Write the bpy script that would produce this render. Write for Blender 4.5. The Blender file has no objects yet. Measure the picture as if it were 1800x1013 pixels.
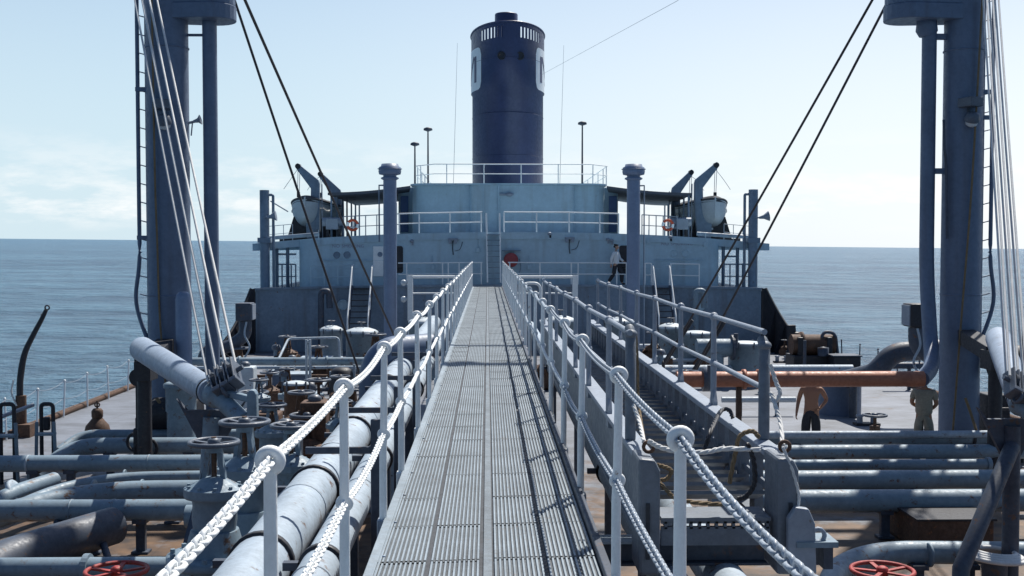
import bpy, math, random
from mathutils import Vector, Matrix, Euler
random.seed(7)
R = math.radians
S = bpy.context.scene
COL = S.collection

# ---------------------------------------------------------------- camera
F = 2000.0                      # focal length in photo pixels (photo 1800 x 1013)
VPX, VPY = 857.0, 434.5         # where the ship's fore-and-aft direction meets the picture
EYE = Vector((0, 0, 4.4))
PITCH = -math.atan((506.5 - VPY) / F)
YAW = -math.atan((900 - VPX) / F)
cam_d = bpy.data.cameras.new('camera')
cam_d.sensor_width = 36.0
cam_d.lens = 36.0 * F / 1800.0
cam_d.clip_start = 0.05
cam_d.clip_end = 120000
cam = bpy.data.objects.new('camera', cam_d)
COL.objects.link(cam)
cam.location = EYE
cam.rotation_euler = Euler((R(90) + PITCH, 0, YAW), 'XYZ')
S.camera = cam
cam_d.dof.use_dof = False

# ---------------------------------------------------------------- sky and sun
SUN_AZ = math.atan2(0.30, 0.53)     # from +Y (aft) towards +X
SUN_EL = R(57)
w = bpy.data.worlds.new('World'); S.world = w; w.use_nodes = True
nt = w.node_tree; nt.nodes.clear()
N = nt.nodes.new; L = nt.links.new
out = N('ShaderNodeOutputWorld'); bg = N('ShaderNodeBackground')
sky = N('ShaderNodeTexSky'); sky.sky_type = 'NISHITA'; sky.sun_disc = False
sky.sun_elevation = SUN_EL; sky.sun_rotation = SUN_AZ
sky.altitude = 0; sky.air_density = 1.0; sky.dust_density = 0.6; sky.ozone_density = 2.2
tc = N('ShaderNodeTexCoord')
sep = N('ShaderNodeSeparateXYZ'); L(tc.outputs['Generated'], sep.inputs[0])
mp = N('ShaderNodeMapping'); mp.inputs['Scale'].default_value = (7, 7, 26); L(tc.outputs['Generated'], mp.inputs[0])
cn = N('ShaderNodeTexNoise'); cn.inputs['Scale'].default_value = 1.6; cn.inputs['Detail'].default_value = 7; cn.inputs['Roughness'].default_value = 0.62
L(mp.outputs[0], cn.inputs['Vector'])
cr = N('ShaderNodeMapRange'); cr.inputs[1].default_value = 0.47; cr.inputs[2].default_value = 0.62; L(cn.outputs['Fac'], cr.inputs[0])
band = N('ShaderNodeMapRange'); band.inputs[1].default_value = 0.10; band.inputs[2].default_value = 0.02; L(sep.outputs['Z'], band.inputs[0])
base = N('ShaderNodeMapRange'); base.inputs[1].default_value = 0.012; base.inputs[2].default_value = 0.03; L(sep.outputs['Z'], base.inputs[0])
m1 = N('ShaderNodeMath'); m1.operation = 'MULTIPLY'; L(cr.outputs[0], m1.inputs[0]); L(band.outputs[0], m1.inputs[1])
m2 = N('ShaderNodeMath'); m2.operation = 'MULTIPLY'; L(m1.outputs[0], m2.inputs[0]); L(base.outputs[0], m2.inputs[1])
m3 = N('ShaderNodeMath'); m3.operation = 'MULTIPLY'; m3.inputs[1].default_value = 0.75; L(m2.outputs[0], m3.inputs[0])
hz = N('ShaderNodeMapRange'); hz.interpolation_type = 'SMOOTHSTEP'; hz.inputs[1].default_value = 0.0; hz.inputs[2].default_value = 0.45; hz.inputs[3].default_value = 0.90; hz.inputs[4].default_value = 0.05; L(sep.outputs['Z'], hz.inputs[0])
# humid haze: pale air low over the sea, whiter on the sun's side
sundot = N('ShaderNodeVectorMath'); sundot.operation = 'DOT_PRODUCT'; L(tc.outputs['Generated'], sundot.inputs[0]); sundot.inputs[1].default_value = (math.sin(SUN_AZ + 0.5), math.cos(SUN_AZ + 0.5), 0.25)
glow = N('ShaderNodeMapRange'); glow.interpolation_type = 'SMOOTHSTEP'; glow.inputs[1].default_value = 0.25; glow.inputs[2].default_value = 1.0; L(sundot.outputs['Value'], glow.inputs[0])
air = N('ShaderNodeMix'); air.data_type = 'RGBA'; L(glow.outputs[0], air.inputs[0]); air.inputs[6].default_value = (5.5, 6.9, 7.7, 1); air.inputs[7].default_value = (8.4, 8.7, 9.0, 1)
tint = N('ShaderNodeMix'); tint.data_type = 'RGBA'; L(hz.outputs[0], tint.inputs[0]); L(sky.outputs[0], tint.inputs[6]); L(air.outputs[2], tint.inputs[7])
mix = N('ShaderNodeMix'); mix.data_type = 'RGBA'; L(m3.outputs[0], mix.inputs[0]); L(tint.outputs[2], mix.inputs[6])
mix.inputs[7].default_value = (9.0, 8.9, 8.8, 1)
deep = N('ShaderNodeMapRange'); deep.interpolation_type = 'SMOOTHSTEP'; deep.inputs[1].default_value = -0.35; deep.inputs[2].default_value = 0.85; deep.inputs[3].default_value = 0.0; deep.inputs[4].default_value = 1.0; L(sep.outputs['Y'], deep.inputs[0])  # sky dimmed and blued overhead and behind the camera to deepen the shade
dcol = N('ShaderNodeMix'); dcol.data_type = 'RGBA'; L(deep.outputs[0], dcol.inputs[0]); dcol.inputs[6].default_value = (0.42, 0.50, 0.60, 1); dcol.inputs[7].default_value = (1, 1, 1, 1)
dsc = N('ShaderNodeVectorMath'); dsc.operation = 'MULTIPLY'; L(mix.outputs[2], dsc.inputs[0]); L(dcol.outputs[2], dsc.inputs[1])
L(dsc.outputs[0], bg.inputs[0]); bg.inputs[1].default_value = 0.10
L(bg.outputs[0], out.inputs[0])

sd = bpy.data.lights.new('sun', 'SUN'); sd.energy = 5.0; sd.angle = R(0.55); sd.color = (1.0, 0.955, 0.88)
sun = bpy.data.objects.new('sun', sd); COL.objects.link(sun)
to_sun = Vector((math.sin(SUN_AZ) * math.cos(SUN_EL), math.cos(SUN_AZ) * math.cos(SUN_EL), math.sin(SUN_EL)))
sun.rotation_euler = to_sun.to_track_quat('Z', 'Y').to_euler()
sun.location = (20, 30, 60)

S.view_settings.view_transform = 'Standard'
S.view_settings.look = 'None'
S.view_settings.exposure = 0.28
S.view_settings.gamma = 1.0
S.render.film_transparent = False

# ---------------------------------------------------------------- measuring: a photo pixel and a depth give a place on the ship
_RM = cam.rotation_euler.to_matrix()
def ray(px, py):
    return _RM @ Vector(((px - 900) / F, -(py - 506.5) / F, -1))
def W(px, py, d):
    r = ray(px, py); return EYE + r * (d / r.y)
def WX(px, d, z):
    """x of pixel column px at depth d and height z"""
    p = W(px, 500, d); return p.x
def ZZ(py, d, px=900):
    return W(px, py, d).z

# ---------------------------------------------------------------- mesh helpers
class MB:
    def __init__(s): s.v = []; s.f = []; s.sm = []; s.mi = None
    def add(s, vs, fs, sm=False):
        o = len(s.v); s.v += [tuple(v) for v in vs]
        for f in fs: s.f.append(tuple(i + o for i in f)); s.sm.append(sm)
        return s
    def box(s, c, d, rz=0.0, M=None):
        x, y, z = d[0] / 2, d[1] / 2, d[2] / 2
        vs = [Vector((a * x, b * y, e * z)) for a in (-1, 1) for b in (-1, 1) for e in (-1, 1)]
        if M is None: M = Matrix.Rotation(rz, 3, 'Z')
        vs = [M @ v + Vector(c) for v in vs]
        return s.add(vs, [(0, 1, 3, 2), (4, 6, 7, 5), (0, 4, 5, 1), (2, 3, 7, 6), (0, 2, 6, 4), (1, 5, 7, 3)])
    def bar(s, a, b, wd, hg, up=(0, 0, 1)):
        a, b = Vector(a), Vector(b); t = (b - a).normalized(); u = Vector(up)
        sd_ = t.cross(u)
        if sd_.length < 1e-4: sd_ = t.cross(Vector((1, 0, 0)))
        sd_.normalize(); u = sd_.cross(t)
        vs = [p + sd_ * (i * wd / 2) + u * (j * hg / 2) for p in (a, b) for i, j in ((-1, -1), (1, -1), (1, 1), (-1, 1))]
        return s.add(vs, [(3, 2, 1, 0), (4, 5, 6, 7), (0, 1, 5, 4), (1, 2, 6, 5), (2, 3, 7, 6), (3, 0, 4, 7)])
    def tube(s, pts, r, n=10, closed=False, caps=True):
        pts = [Vector(p) for p in pts]; m = len(pts)
        rs = r if isinstance(r, (list, tuple)) else [r] * m
        t0 = (pts[1] - pts[0]).normalized()
        a = Vector((0, 0, 1)) if abs(t0.z) < 0.9 else Vector((1, 0, 0))
        nrm = t0.cross(a).normalized(); vs = []
        for i in range(m):
            if closed: t = (pts[(i + 1) % m] - pts[i - 1])
            elif i == 0: t = pts[1] - pts[0]
            elif i == m - 1: t = pts[-1] - pts[-2]
            else: t = (pts[i + 1] - pts[i]).normalized() + (pts[i] - pts[i - 1]).normalized()
            t.normalize()
            nrm = (nrm - t * nrm.dot(t)).normalized(); bn = t.cross(nrm)
            for k in range(n):
                q = 2 * math.pi * k / n
                vs.append(pts[i] + (nrm * math.cos(q) + bn * math.sin(q)) * rs[i])
        fs = []
        for i in range(m if closed else m - 1):
            j = (i + 1) % m
            for k in range(n):
                l = (k + 1) % n
                fs.append((i * n + k, i * n + l, j * n + l, j * n + k))
        s.add(vs, fs, True)
        if caps and not closed:
            s.add(vs[:n], [tuple(range(n))[::-1]]); s.add(vs[-n:], [tuple(range(n))])
        return s
    def cyl(s, a, b, r, r2=None, n=16, caps=True):
        return s.tube([a, b], [r, r if r2 is None else r2], n, False, caps)
    def lathe(s, prof, c=(0, 0, 0), n=24, M=None, smooth=True, squash=(1, 1)):
        vs = []; c = Vector(c)
        for (r, z) in prof:
            for k in range(n):
                q = 2 * math.pi * k / n
                v = Vector((r * math.cos(q) * squash[0], r * math.sin(q) * squash[1], z))
                vs.append((M @ v if M is not None else v) + c)
        fs = []
        for i in range(len(prof) - 1):
            for k in range(n):
                l = (k + 1) % n
                fs.append((i * n + k, i * n + l, (i + 1) * n + l, (i + 1) * n + k))
        s.add(vs, fs, smooth)
        if prof[0][0] > 1e-4: s.add(vs[:n], [tuple(range(n))[::-1]])
        if prof[-1][0] > 1e-4: s.add(vs[-n:], [tuple(range(n))])
        return s
    def torus(s, c, axis, Rr, r, n=24, m=10, a0=0, a1=2 * math.pi):
        ax = Vector(axis).normalized()
        u = ax.cross(Vector((0, 0, 1)) if abs(ax.z) < 0.9 else Vector((1, 0, 0))).normalized(); v = ax.cross(u); c = Vector(c)
        if a1 - a0 > 6.28:
            return s.tube([c + (u * math.cos(2 * math.pi * i / n) + v * math.sin(2 * math.pi * i / n)) * Rr for i in range(n)], r, m, True)
        return s.tube([c + (u * math.cos(a0 + (a1 - a0) * i / n) + v * math.sin(a0 + (a1 - a0) * i / n)) * Rr for i in range(n + 1)], r, m)
    def sphere(s, c, r, sc=(1, 1, 1), n=16, m=10):
        prof = [(r * math.sin(math.pi * i / m), -r * math.cos(math.pi * i / m)) for i in range(m + 1)]
        M = Matrix.Diagonal(Vector(sc))
        return s.lathe(prof, c, n, M)
    def prism(s, poly, vec):
        p = [Vector(q) for q in poly]; v = Vector(vec); n = len(p)
        s.add(p + [q + v for q in p], [tuple(range(n)), tuple(range(2 * n - 1, n - 1, -1))] + [(i, i + n, (i + 1) % n + n, (i + 1) % n) for i in range(n)])
        return s
    def grid(s, fn, nu, nv, sm=True):
        vs = [fn(i / nu, j / nv) for i in range(nu + 1) for j in range(nv + 1)]
        fs = [(i * (nv + 1) + j, (i + 1) * (nv + 1) + j, (i + 1) * (nv + 1) + j + 1, i * (nv + 1) + j + 1) for i in range(nu) for j in range(nv)]
        return s.add(vs, fs, sm)
    def mesh(s, name, mat, off=(0, 0, 0)):
        me = bpy.data.meshes.new(name)
        ox, oy, oz = off
        me.from_pydata([(a - ox, b - oy, c - oz) for a, b, c in s.v], [], s.f)
        me.polygons.foreach_set('use_smooth', s.sm)
        for m_ in (mat if isinstance(mat, (list, tuple)) else [mat]): me.materials.append(m_)
        if s.mi: me.polygons.foreach_set('material_index', s.mi)
        me.update(); return me

def root_of(o):
    while o.parent is not None: o = o.parent
    return o
def part(name, mb, mat, parent, bevel=0.0, label=None, kind=None):
    """one part as ONE mesh; its shape is given in the same space as the thing's base"""
    rt = root_of(parent)
    o = bpy.data.objects.new(name, mb.mesh(name, mat, rt.get('_b', (0, 0, 0)) if '_b' in rt else (0, 0, 0)))
    COL.objects.link(o); o.parent = parent
    if label: o['label'] = label
    if kind: o['kind'] = kind
    if bevel: bev(o, bevel)
    return o
def bev(o, wd, seg=2):
    m = o.modifiers.new('bevel', 'BEVEL'); m.width = wd; m.segments = seg; m.limit_method = 'ANGLE'; m.angle_limit = R(35)
def tag(o, label, cat, group=None):
    o['label'] = label; o['category'] = cat
    if group: o['group'] = group
    return o
BASES = {}
def thing(name, label, cat, loc=(0, 0, 0), group=None):
    o = bpy.data.objects.new(name, None); COL.objects.link(o); o.location = loc
    o.empty_display_size = 0.2
    o['_b'] = [float(q) for q in loc]
    return tag(o, label, cat, group)
def solo(name, mb, mat, label, cat, group=None, bevel=0.0):
    n = len(mb.v); lo = [min(v[k] for v in mb.v) for k in range(3)]; hi = [max(v[k] for v in mb.v) for k in range(3)]
    loc = ((lo[0] + hi[0]) / 2, (lo[1] + hi[1]) / 2, lo[2])
    o = bpy.data.objects.new(name, mb.mesh(name, mat, loc)); COL.objects.link(o); o.location = loc
    if bevel: bev(o, bevel)
    return tag(o, label, cat, group)
def struct(name, mb, mat, kind='structure'):
    o = bpy.data.objects.new(name, mb.mesh(name, mat)); COL.objects.link(o); o['kind'] = kind; return o
def copy_tree(o, parent=None):
    c = o.copy(); COL.objects.link(c)
    if parent is not None: c.parent = parent
    for ch in list(o.children): copy_tree(ch, c)
    return c
def place(proto, used, loc, rz=0.0, sc=1.0, label=None, group=None):
    o = proto if not used else copy_tree(proto)
    o.location = loc; o.rotation_euler = (0, 0, rz); o.scale = (sc, sc, sc)
    if label: o['label'] = label
    if group: o['group'] = group
    return o
def bezier(p, n=12):
    """smooth path through the points (Catmull-Rom)"""
    p = [Vector(q) for q in p]; q = [p[0] * 2 - p[1]] + p + [p[-1] * 2 - p[-2]]; outp = []
    for i in range(1, len(q) - 2):
        a, b, c, d = q[i - 1], q[i], q[i + 1], q[i + 2]
        for k in range(n):
            t = k / n
            outp.append(0.5 * ((2 * b) + (c - a) * t + (2 * a - 5 * b + 4 * c - d) * t * t + (3 * b - a - 3 * c + d) * t ** 3))
    outp.append(p[-1]); return outp
def bend(p, r, n=8):
    """polyline with its corners rounded to radius r"""
    p = [Vector(q) for q in p]; o = [p[0]]
    for i in range(1, len(p) - 1):
        a, b, c = p[i - 1], p[i], p[i + 1]
        u = (a - b); v = (c - b); rr = min(r, u.length * 0.48, v.length * 0.48)
        s0 = b + u.normalized() * rr; s1 = b + v.normalized() * rr
        for k in range(n + 1):
            t = k / n
            o.append(s0 * (1 - t) ** 2 + b * 2 * t * (1 - t) + s1 * t * t)
    o.append(p[-1]); return o

# ---------------------------------------------------------------- materials
def paint(name, col, rough=0.5, var=0.18, rust=0.0, scale=1.0, streak=0.0, bump=0.15, rustcol=(0.125, 0.07, 0.045), spec=0.5, metal=0.0, rustscale=5.0):
    m = bpy.data.materials.new(name); m.use_nodes = True
    t = m.node_tree; b = t.nodes['Principled BSDF']; n = t.nodes.new; l = t.links.new
    c = n('ShaderNodeTexCoord'); oi = n('ShaderNodeObjectInfo')
    off = n('ShaderNodeVectorMath'); off.operation = 'MULTIPLY_ADD'
    off.inputs[1].default_value = (1, 1, 1)
    cmb = n('ShaderNodeMath'); cmb.operation = 'MULTIPLY'; cmb.inputs[1].default_value = 37.0; l(oi.outputs['Random'], cmb.inputs[0])
    l(c.outputs['Object'], off.inputs[0]); l(cmb.outputs[0], off.inputs[2])
    n1 = n('ShaderNodeTexNoise'); n1.inputs['Scale'].default_value = 1.7 * scale; n1.inputs['Detail'].default_value = 8; n1.inputs['Roughness'].default_value = 0.65
    l(off.outputs[0], n1.inputs['Vector'])
    r1 = n('ShaderNodeMapRange'); r1.inputs[1].default_value = 0.3; r1.inputs[2].default_value = 0.7; r1.inputs[3].default_value = 1 - var; r1.inputs[4].default_value = 1 + var
    l(n1.outputs['Fac'], r1.inputs[0])
    mu = n('ShaderNodeVectorMath'); mu.operation = 'SCALE'; mu.inputs[0].default_value = col; l(r1.outputs[0], mu.inputs['Scale'])
    nf = n('ShaderNodeTexNoise'); nf.inputs['Scale'].default_value = 13 * scale; nf.inputs['Detail'].default_value = 8; nf.inputs['Roughness'].default_value = 0.7; l(off.outputs[0], nf.inputs['Vector'])
    rf = n('ShaderNodeMapRange'); rf.inputs[1].default_value = 0.32; rf.inputs[2].default_value = 0.68; rf.inputs[3].default_value = 1 - var * 0.9; rf.inputs[4].default_value = 1 + var * 0.5; l(nf.outputs['Fac'], rf.inputs[0])
    mu2 = n('ShaderNodeVectorMath'); mu2.operation = 'SCALE'; l(mu.outputs[0], mu2.inputs[0]); l(rf.outputs[0], mu2.inputs['Scale'])
    last = mu2.outputs[0]
    rr_ = n('ShaderNodeMapRange'); rr_.inputs[1].default_value = 0.3; rr_.inputs[2].default_value = 0.7; rr_.inputs[3].default_value = min(rough + 0.22, 1); rr_.inputs[4].default_value = max(rough - 0.10, 0.05); l(nf.outputs['Fac'], rr_.inputs[0]); l(rr_.outputs[0], b.inputs['Roughness'])
    if rust > 0 or streak > 0:
        mp_ = n('ShaderNodeMapping'); mp_.inputs['Scale'].default_value = (1, 1, 1)
        l(off.outputs[0], mp_.inputs[0])
        n2 = n('ShaderNodeTexNoise'); n2.inputs['Scale'].default_value = rustscale * scale; n2.inputs['Detail'].default_value = 9; n2.inputs['Roughness'].default_value = 0.7
        l(mp_.outputs[0], n2.inputs['Vector'])
        r2 = n('ShaderNodeMapRange'); th = 0.72 - 0.34 * rust; r2.inputs[1].default_value = th; r2.inputs[2].default_value = th + 0.07
        l(n2.outputs['Fac'], r2.inputs[0])
        mx = n('ShaderNodeMix'); mx.data_type = 'RGBA'; l(r2.outputs[0], mx.inputs[0]); l(last, mx.inputs[6]); mx.inputs[7].default_value = (*rustcol, 1); last = mx.outputs[2]
        if streak > 0:
            mp2 = n('ShaderNodeMapping'); mp2.inputs['Scale'].default_value = (2.2, 2.2, 0.16); l(off.outputs[0], mp2.inputs[0])
            n3 = n('ShaderNodeTexNoise'); n3.inputs['Scale'].default_value = 2.5 * scale; n3.inputs['Detail'].default_value = 6; l(mp2.outputs[0], n3.inputs['Vector'])
            r3 = n('ShaderNodeMapRange'); r3.inputs[1].default_value = 0.52; r3.inputs[2].default_value = 0.72; r3.inputs[4].default_value = streak; l(n3.outputs['Fac'], r3.inputs[0])
            mx2 = n('ShaderNodeMix'); mx2.data_type = 'RGBA'; l(r3.outputs[0], mx2.inputs[0]); l(last, mx2.inputs[6])
            mx2.inputs[7].default_value = (col[0] * 0.55 + 0.02, col[1] * 0.45 + 0.01, col[2] * 0.42, 1); last = mx2.outputs[2]
    l(last, b.inputs['Base Color'])
    b.inputs['Metallic'].default_value = metal
    b.inputs['Specular IOR Level'].default_value = spec
    if bump > 0:
        n4 = n('ShaderNodeTexNoise'); n4.inputs['Scale'].default_value = 22 * scale; n4.inputs['Detail'].default_value = 5; l(off.outputs[0], n4.inputs['Vector'])
        bp = n('ShaderNodeBump'); bp.inputs['Strength'].default_value = bump; bp.inputs['Distance'].default_value = 0.01; l(n4.outputs['Fac'], bp.inputs['Height']); l(bp.outputs[0], b.inputs['Normal'])
    return m

M = {}
M['mast'] = paint('mast_paint', (0.115, 0.16, 0.245), 0.42, 0.12, 0.12, 0.8, 0.35)
M['pipe'] = paint('pipe_paint', (0.185, 0.255, 0.315), 0.5, 0.18, 0.40, 1.0, 0.0, 0.2)
M['pipelight'] = paint('pale_pipe_paint', (0.35, 0.42, 0.49), 0.55, 0.2, 0.40, 1.2, 0.0, 0.3)
M['pipedark'] = paint('dark_pipe_paint', (0.055, 0.07, 0.10), 0.5, 0.25, 0.4, 1.2)
M['orange'] = paint('orange_pipe_paint', (0.40, 0.15, 0.085), 0.5, 0.18, 0.2, 1.2, 0.0, 0.2, (0.2, 0.09, 0.05))
M['house'] = paint('house_paint', (0.40, 0.545, 0.635), 0.5, 0.09, 0.14, 0.5, 0.38, 0.06)
M['bulkhead'] = paint('bulkhead_paint', (0.185, 0.25, 0.33), 0.5, 0.18, 0.30, 0.6, 0.6, 0.1)
M['funnel'] = paint('funnel_paint', (0.040, 0.055, 0.135), 0.38, 0.14, 0.03, 0.5, 0.2, 0.05)
M['white'] = paint('white_rail_paint', (0.85, 0.87, 0.87), 0.42, 0.09, 0.22, 2.2, 0.0, 0.2, (0.30, 0.17, 0.10))
M['farwhite'] = paint('white_far_paint', (0.82, 0.85, 0.86), 0.5, 0.08, 0.1, 1.5)
M['patch'] = paint('emblem_white', (0.80, 0.84, 0.86), 0.5, 0.05)
M['navy'] = paint('emblem_navy', (0.03, 0.045, 0.13), 0.5, 0.05)
M['grate'] = paint('walkway_metal', (0.275, 0.325, 0.365), 0.45, 0.26, 0.30, 1.4, 0.0, 0.25, (0.20, 0.17, 0.15), 0.5, 0.15)
M['boom'] = paint('boom_paint', (0.27, 0.335, 0.43), 0.48, 0.16, 0.28, 1.2)
M['ring'] = paint('life_ring_orange', (0.55, 0.09, 0.04), 0.6, 0.12)
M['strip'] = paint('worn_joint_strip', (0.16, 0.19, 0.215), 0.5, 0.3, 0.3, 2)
M['chaing'] = paint('galvanised_chain', (0.34, 0.39, 0.45), 0.32, 0.15, 0.15, 4)
M['groove'] = paint('grimy_shaded_groove', (0.075, 0.085, 0.095), 0.6, 0.3, 0.2, 2)  # valley colour: grime, with the shade between the ribs painted in
M['gap'] = paint('dark_steel', (0.035, 0.04, 0.05), 0.6, 0.2, 0.2)
M['ladder'] = paint('ladder_grey', (0.15, 0.175, 0.21), 0.5, 0.18, 0.22, 1.6, 0.2, 0.2)
M['stanch'] = paint('stanchion_grey', (0.26, 0.30, 0.36), 0.45, 0.12, 0.2, 2)
M['ventp'] = paint('vent_post_paint', (0.19, 0.25, 0.37), 0.4, 0.1, 0.1, 1, 0.25)
M['black'] = paint('black_iron', (0.022, 0.023, 0.03), 0.5, 0.25, 0.3, 1.5)
M['brown'] = paint('rusty_iron', (0.10, 0.055, 0.035), 0.7, 0.35, 0.4, 2.0, 0.0, 0.4, (0.21, 0.09, 0.04))
M['ropew'] = paint('white_rope', (0.66, 0.66, 0.65), 0.8, 0.12, 0.0, 3)
M['ropeb'] = paint('brown_rope', (0.20, 0.145, 0.085), 0.85, 0.2, 0.0, 3)
M['wire'] = paint('wire_rope_dark', (0.045, 0.04, 0.045), 0.5, 0.2, 0.25, 2, 0, 0.1, (0.18, 0.09, 0.06))
M['red'] = paint('red_paint', (0.36, 0.045, 0.04), 0.55, 0.3, 0.45, 3)
M['dullred'] = paint('faded_red_canvas', (0.33, 0.065, 0.07), 0.7, 0.1)
M['awning'] = paint('grey_canvas', (0.085, 0.095, 0.12), 0.8, 0.12, 0.0, 1)
M['glass'] = paint('dark_glass', (0.02, 0.03, 0.045), 0.12, 0.1, 0, 1, 0, 0)
M['lamp'] = paint('lamp_glass', (0.55, 0.60, 0.64), 0.15, 0.1, 0, 1, 0, 0)
M['boat'] = paint('boat_paint', (0.50, 0.545, 0.575), 0.5, 0.1, 0.1, 1)
M['cover'] = paint('boat_cover', (0.07, 0.075, 0.085), 0.85, 0.2)
M['skin'] = paint('tanned_skin', (0.33, 0.165, 0.10), 0.55, 0.08, 0, 3, 0, 0.05)
M['skinl'] = paint('fair_skin', (0.46, 0.27, 0.19), 0.55, 0.06, 0, 3, 0, 0.05)
M['hair'] = paint('dark_hair', (0.025, 0.018, 0.014), 0.6, 0.2, 0, 4)
M['trouser'] = paint('dark_cloth', (0.03, 0.032, 0.04), 0.85, 0.2, 0, 3)
M['khaki'] = paint('khaki_cloth', (0.30, 0.27, 0.21), 0.85, 0.2, 0, 3)
M['khakid'] = paint('dull_khaki_cloth', (0.20, 0.18, 0.14), 0.85, 0.2, 0, 3)
M['shirt'] = paint('white_cloth', (0.72, 0.74, 0.76), 0.85, 0.06, 0, 3)
M['blue'] = paint('blue_door_paint', (0.10, 0.17, 0.36), 0.5, 0.12)
M['lid'] = paint('pale_hatch_paint', (0.50, 0.56, 0.60), 0.5, 0.12, 0.3, 2)
M['letter'] = paint('faded_red_lettering', (0.27, 0.27, 0.38), 0.6, 0.1)
M['block'] = paint('block_steel', (0.10, 0.12, 0.155), 0.4, 0.2, 0.25, 3)

# deck steel: grey paint worn through to rust, plate seams, more rust towards the cargo manifold
def deck_mat():
    m = bpy.data.materials.new('deck_steel'); m.use_nodes = True
    t = m.node_tree; b = t.nodes['Principled BSDF']; n = t.nodes.new; l = t.links.new
    c = n('ShaderNodeTexCoord')
    n1 = n('ShaderNodeTexNoise'); n1.inputs['Scale'].default_value = 0.9; n1.inputs['Detail'].default_value = 10; n1.inputs['Roughness'].default_value = 0.68; l(c.outputs['Object'], n1.inputs['Vector'])
    mp_ = n('ShaderNodeMapping'); mp_.inputs['Scale'].default_value = (0.8, 1.25, 1); l(c.outputs['Object'], mp_.inputs[0])
    n2 = n('ShaderNodeTexNoise'); n2.inputs['Scale'].default_value = 0.8; n2.inputs['Detail'].default_value = 12; n2.inputs['Roughness'].default_value = 0.72; l(mp_.outputs[0], n2.inputs['Vector'])
    r1 = n('ShaderNodeValToRGB'); e = r1.color_ramp.elements; e[0].position = 0.30; e[0].color = (0.08, 0.083, 0.09, 1); e[1].position = 0.72; e[1].color = (0.232, 0.256, 0.305, 1)
    l(n2.outputs['Fac'], r1.inputs[0])
    sp = n('ShaderNodeSeparateXYZ'); l(c.outputs['Object'], sp.inputs[0])
    g = n('ShaderNodeMapRange'); g.inputs[1].default_value = 26; g.inputs[2].default_value = 17; g.inputs[3].default_value = 0.0; g.inputs[4].default_value = 0.30; l(sp.outputs['Y'], g.inputs[0])
    ad = n('ShaderNodeMath'); ad.operation = 'ADD'; l(n1.outputs['Fac'], ad.inputs[0]); l(g.outputs[0], ad.inputs[1])
    r2 = n('ShaderNodeMapRange'); r2.inputs[1].default_value = 0.60; r2.inputs[2].default_value = 0.74; l(ad.outputs[0], r2.inputs[0])
    rc = n('ShaderNodeValToRGB'); e = rc.color_ramp.elements; e[0].color = (0.030, 0.021, 0.018, 1); e[1].color = (0.16, 0.09, 0.045, 1); e[0].position = 0.35; e[1].position = 0.65; l(n1.outputs['Fac'], rc.inputs[0])
    n5 = n('ShaderNodeTexNoise'); n5.inputs['Scale'].default_value = 2.3; n5.inputs['Detail'].default_value = 8; l(c.outputs['Object'], n5.inputs['Vector'])
    l(n5.outputs['Fac'], rc.inputs[0])
    mx = n('ShaderNodeMix'); mx.data_type = 'RGBA'; l(r2.outputs[0], mx.inputs[0]); l(r1.outputs[0], mx.inputs[6]); l(rc.outputs[0], mx.inputs[7])
    br = n('ShaderNodeTexBrick'); br.inputs['Scale'].default_value = 1; br.inputs['Mortar Size'].default_value = 0.012; br.inputs['Brick Width'].default_value = 6; br.inputs['Row Height'].default_value = 2.4
    br.inputs['Color1'].default_value = (1, 1, 1, 1); br.inputs['Color2'].default_value = (0.97, 0.97, 0.97, 1); br.inputs['Mortar'].default_value = (0.8, 0.77, 0.74, 1)
    mp3 = n('ShaderNodeMapping'); mp3.inputs['Rotation'].default_value = (0, 0, R(90)); l(c.outputs['Object'], mp3.inputs[0]); l(mp3.outputs[0], br.inputs['Vector'])
    m2_ = n('ShaderNodeMix'); m2_.data_type = 'RGBA'; m2_.blend_type = 'MULTIPLY'; m2_.inputs[0].default_value = 1; l(mx.outputs[2], m2_.inputs[6]); l(br.outputs[0], m2_.inputs[7])
    l(m2_.outputs[2], b.inputs['Base Color']); b.inputs['Roughness'].default_value = 0.62
    bp = n('ShaderNodeBump'); bp.inputs['Strength'].default_value = 0.35; bp.inputs['Distance'].default_value = 0.02; l(n1.outputs['Fac'], bp.inputs['Height']); l(bp.outputs[0], b.inputs['Normal'])
    return m
M['deck'] = deck_mat()
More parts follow.
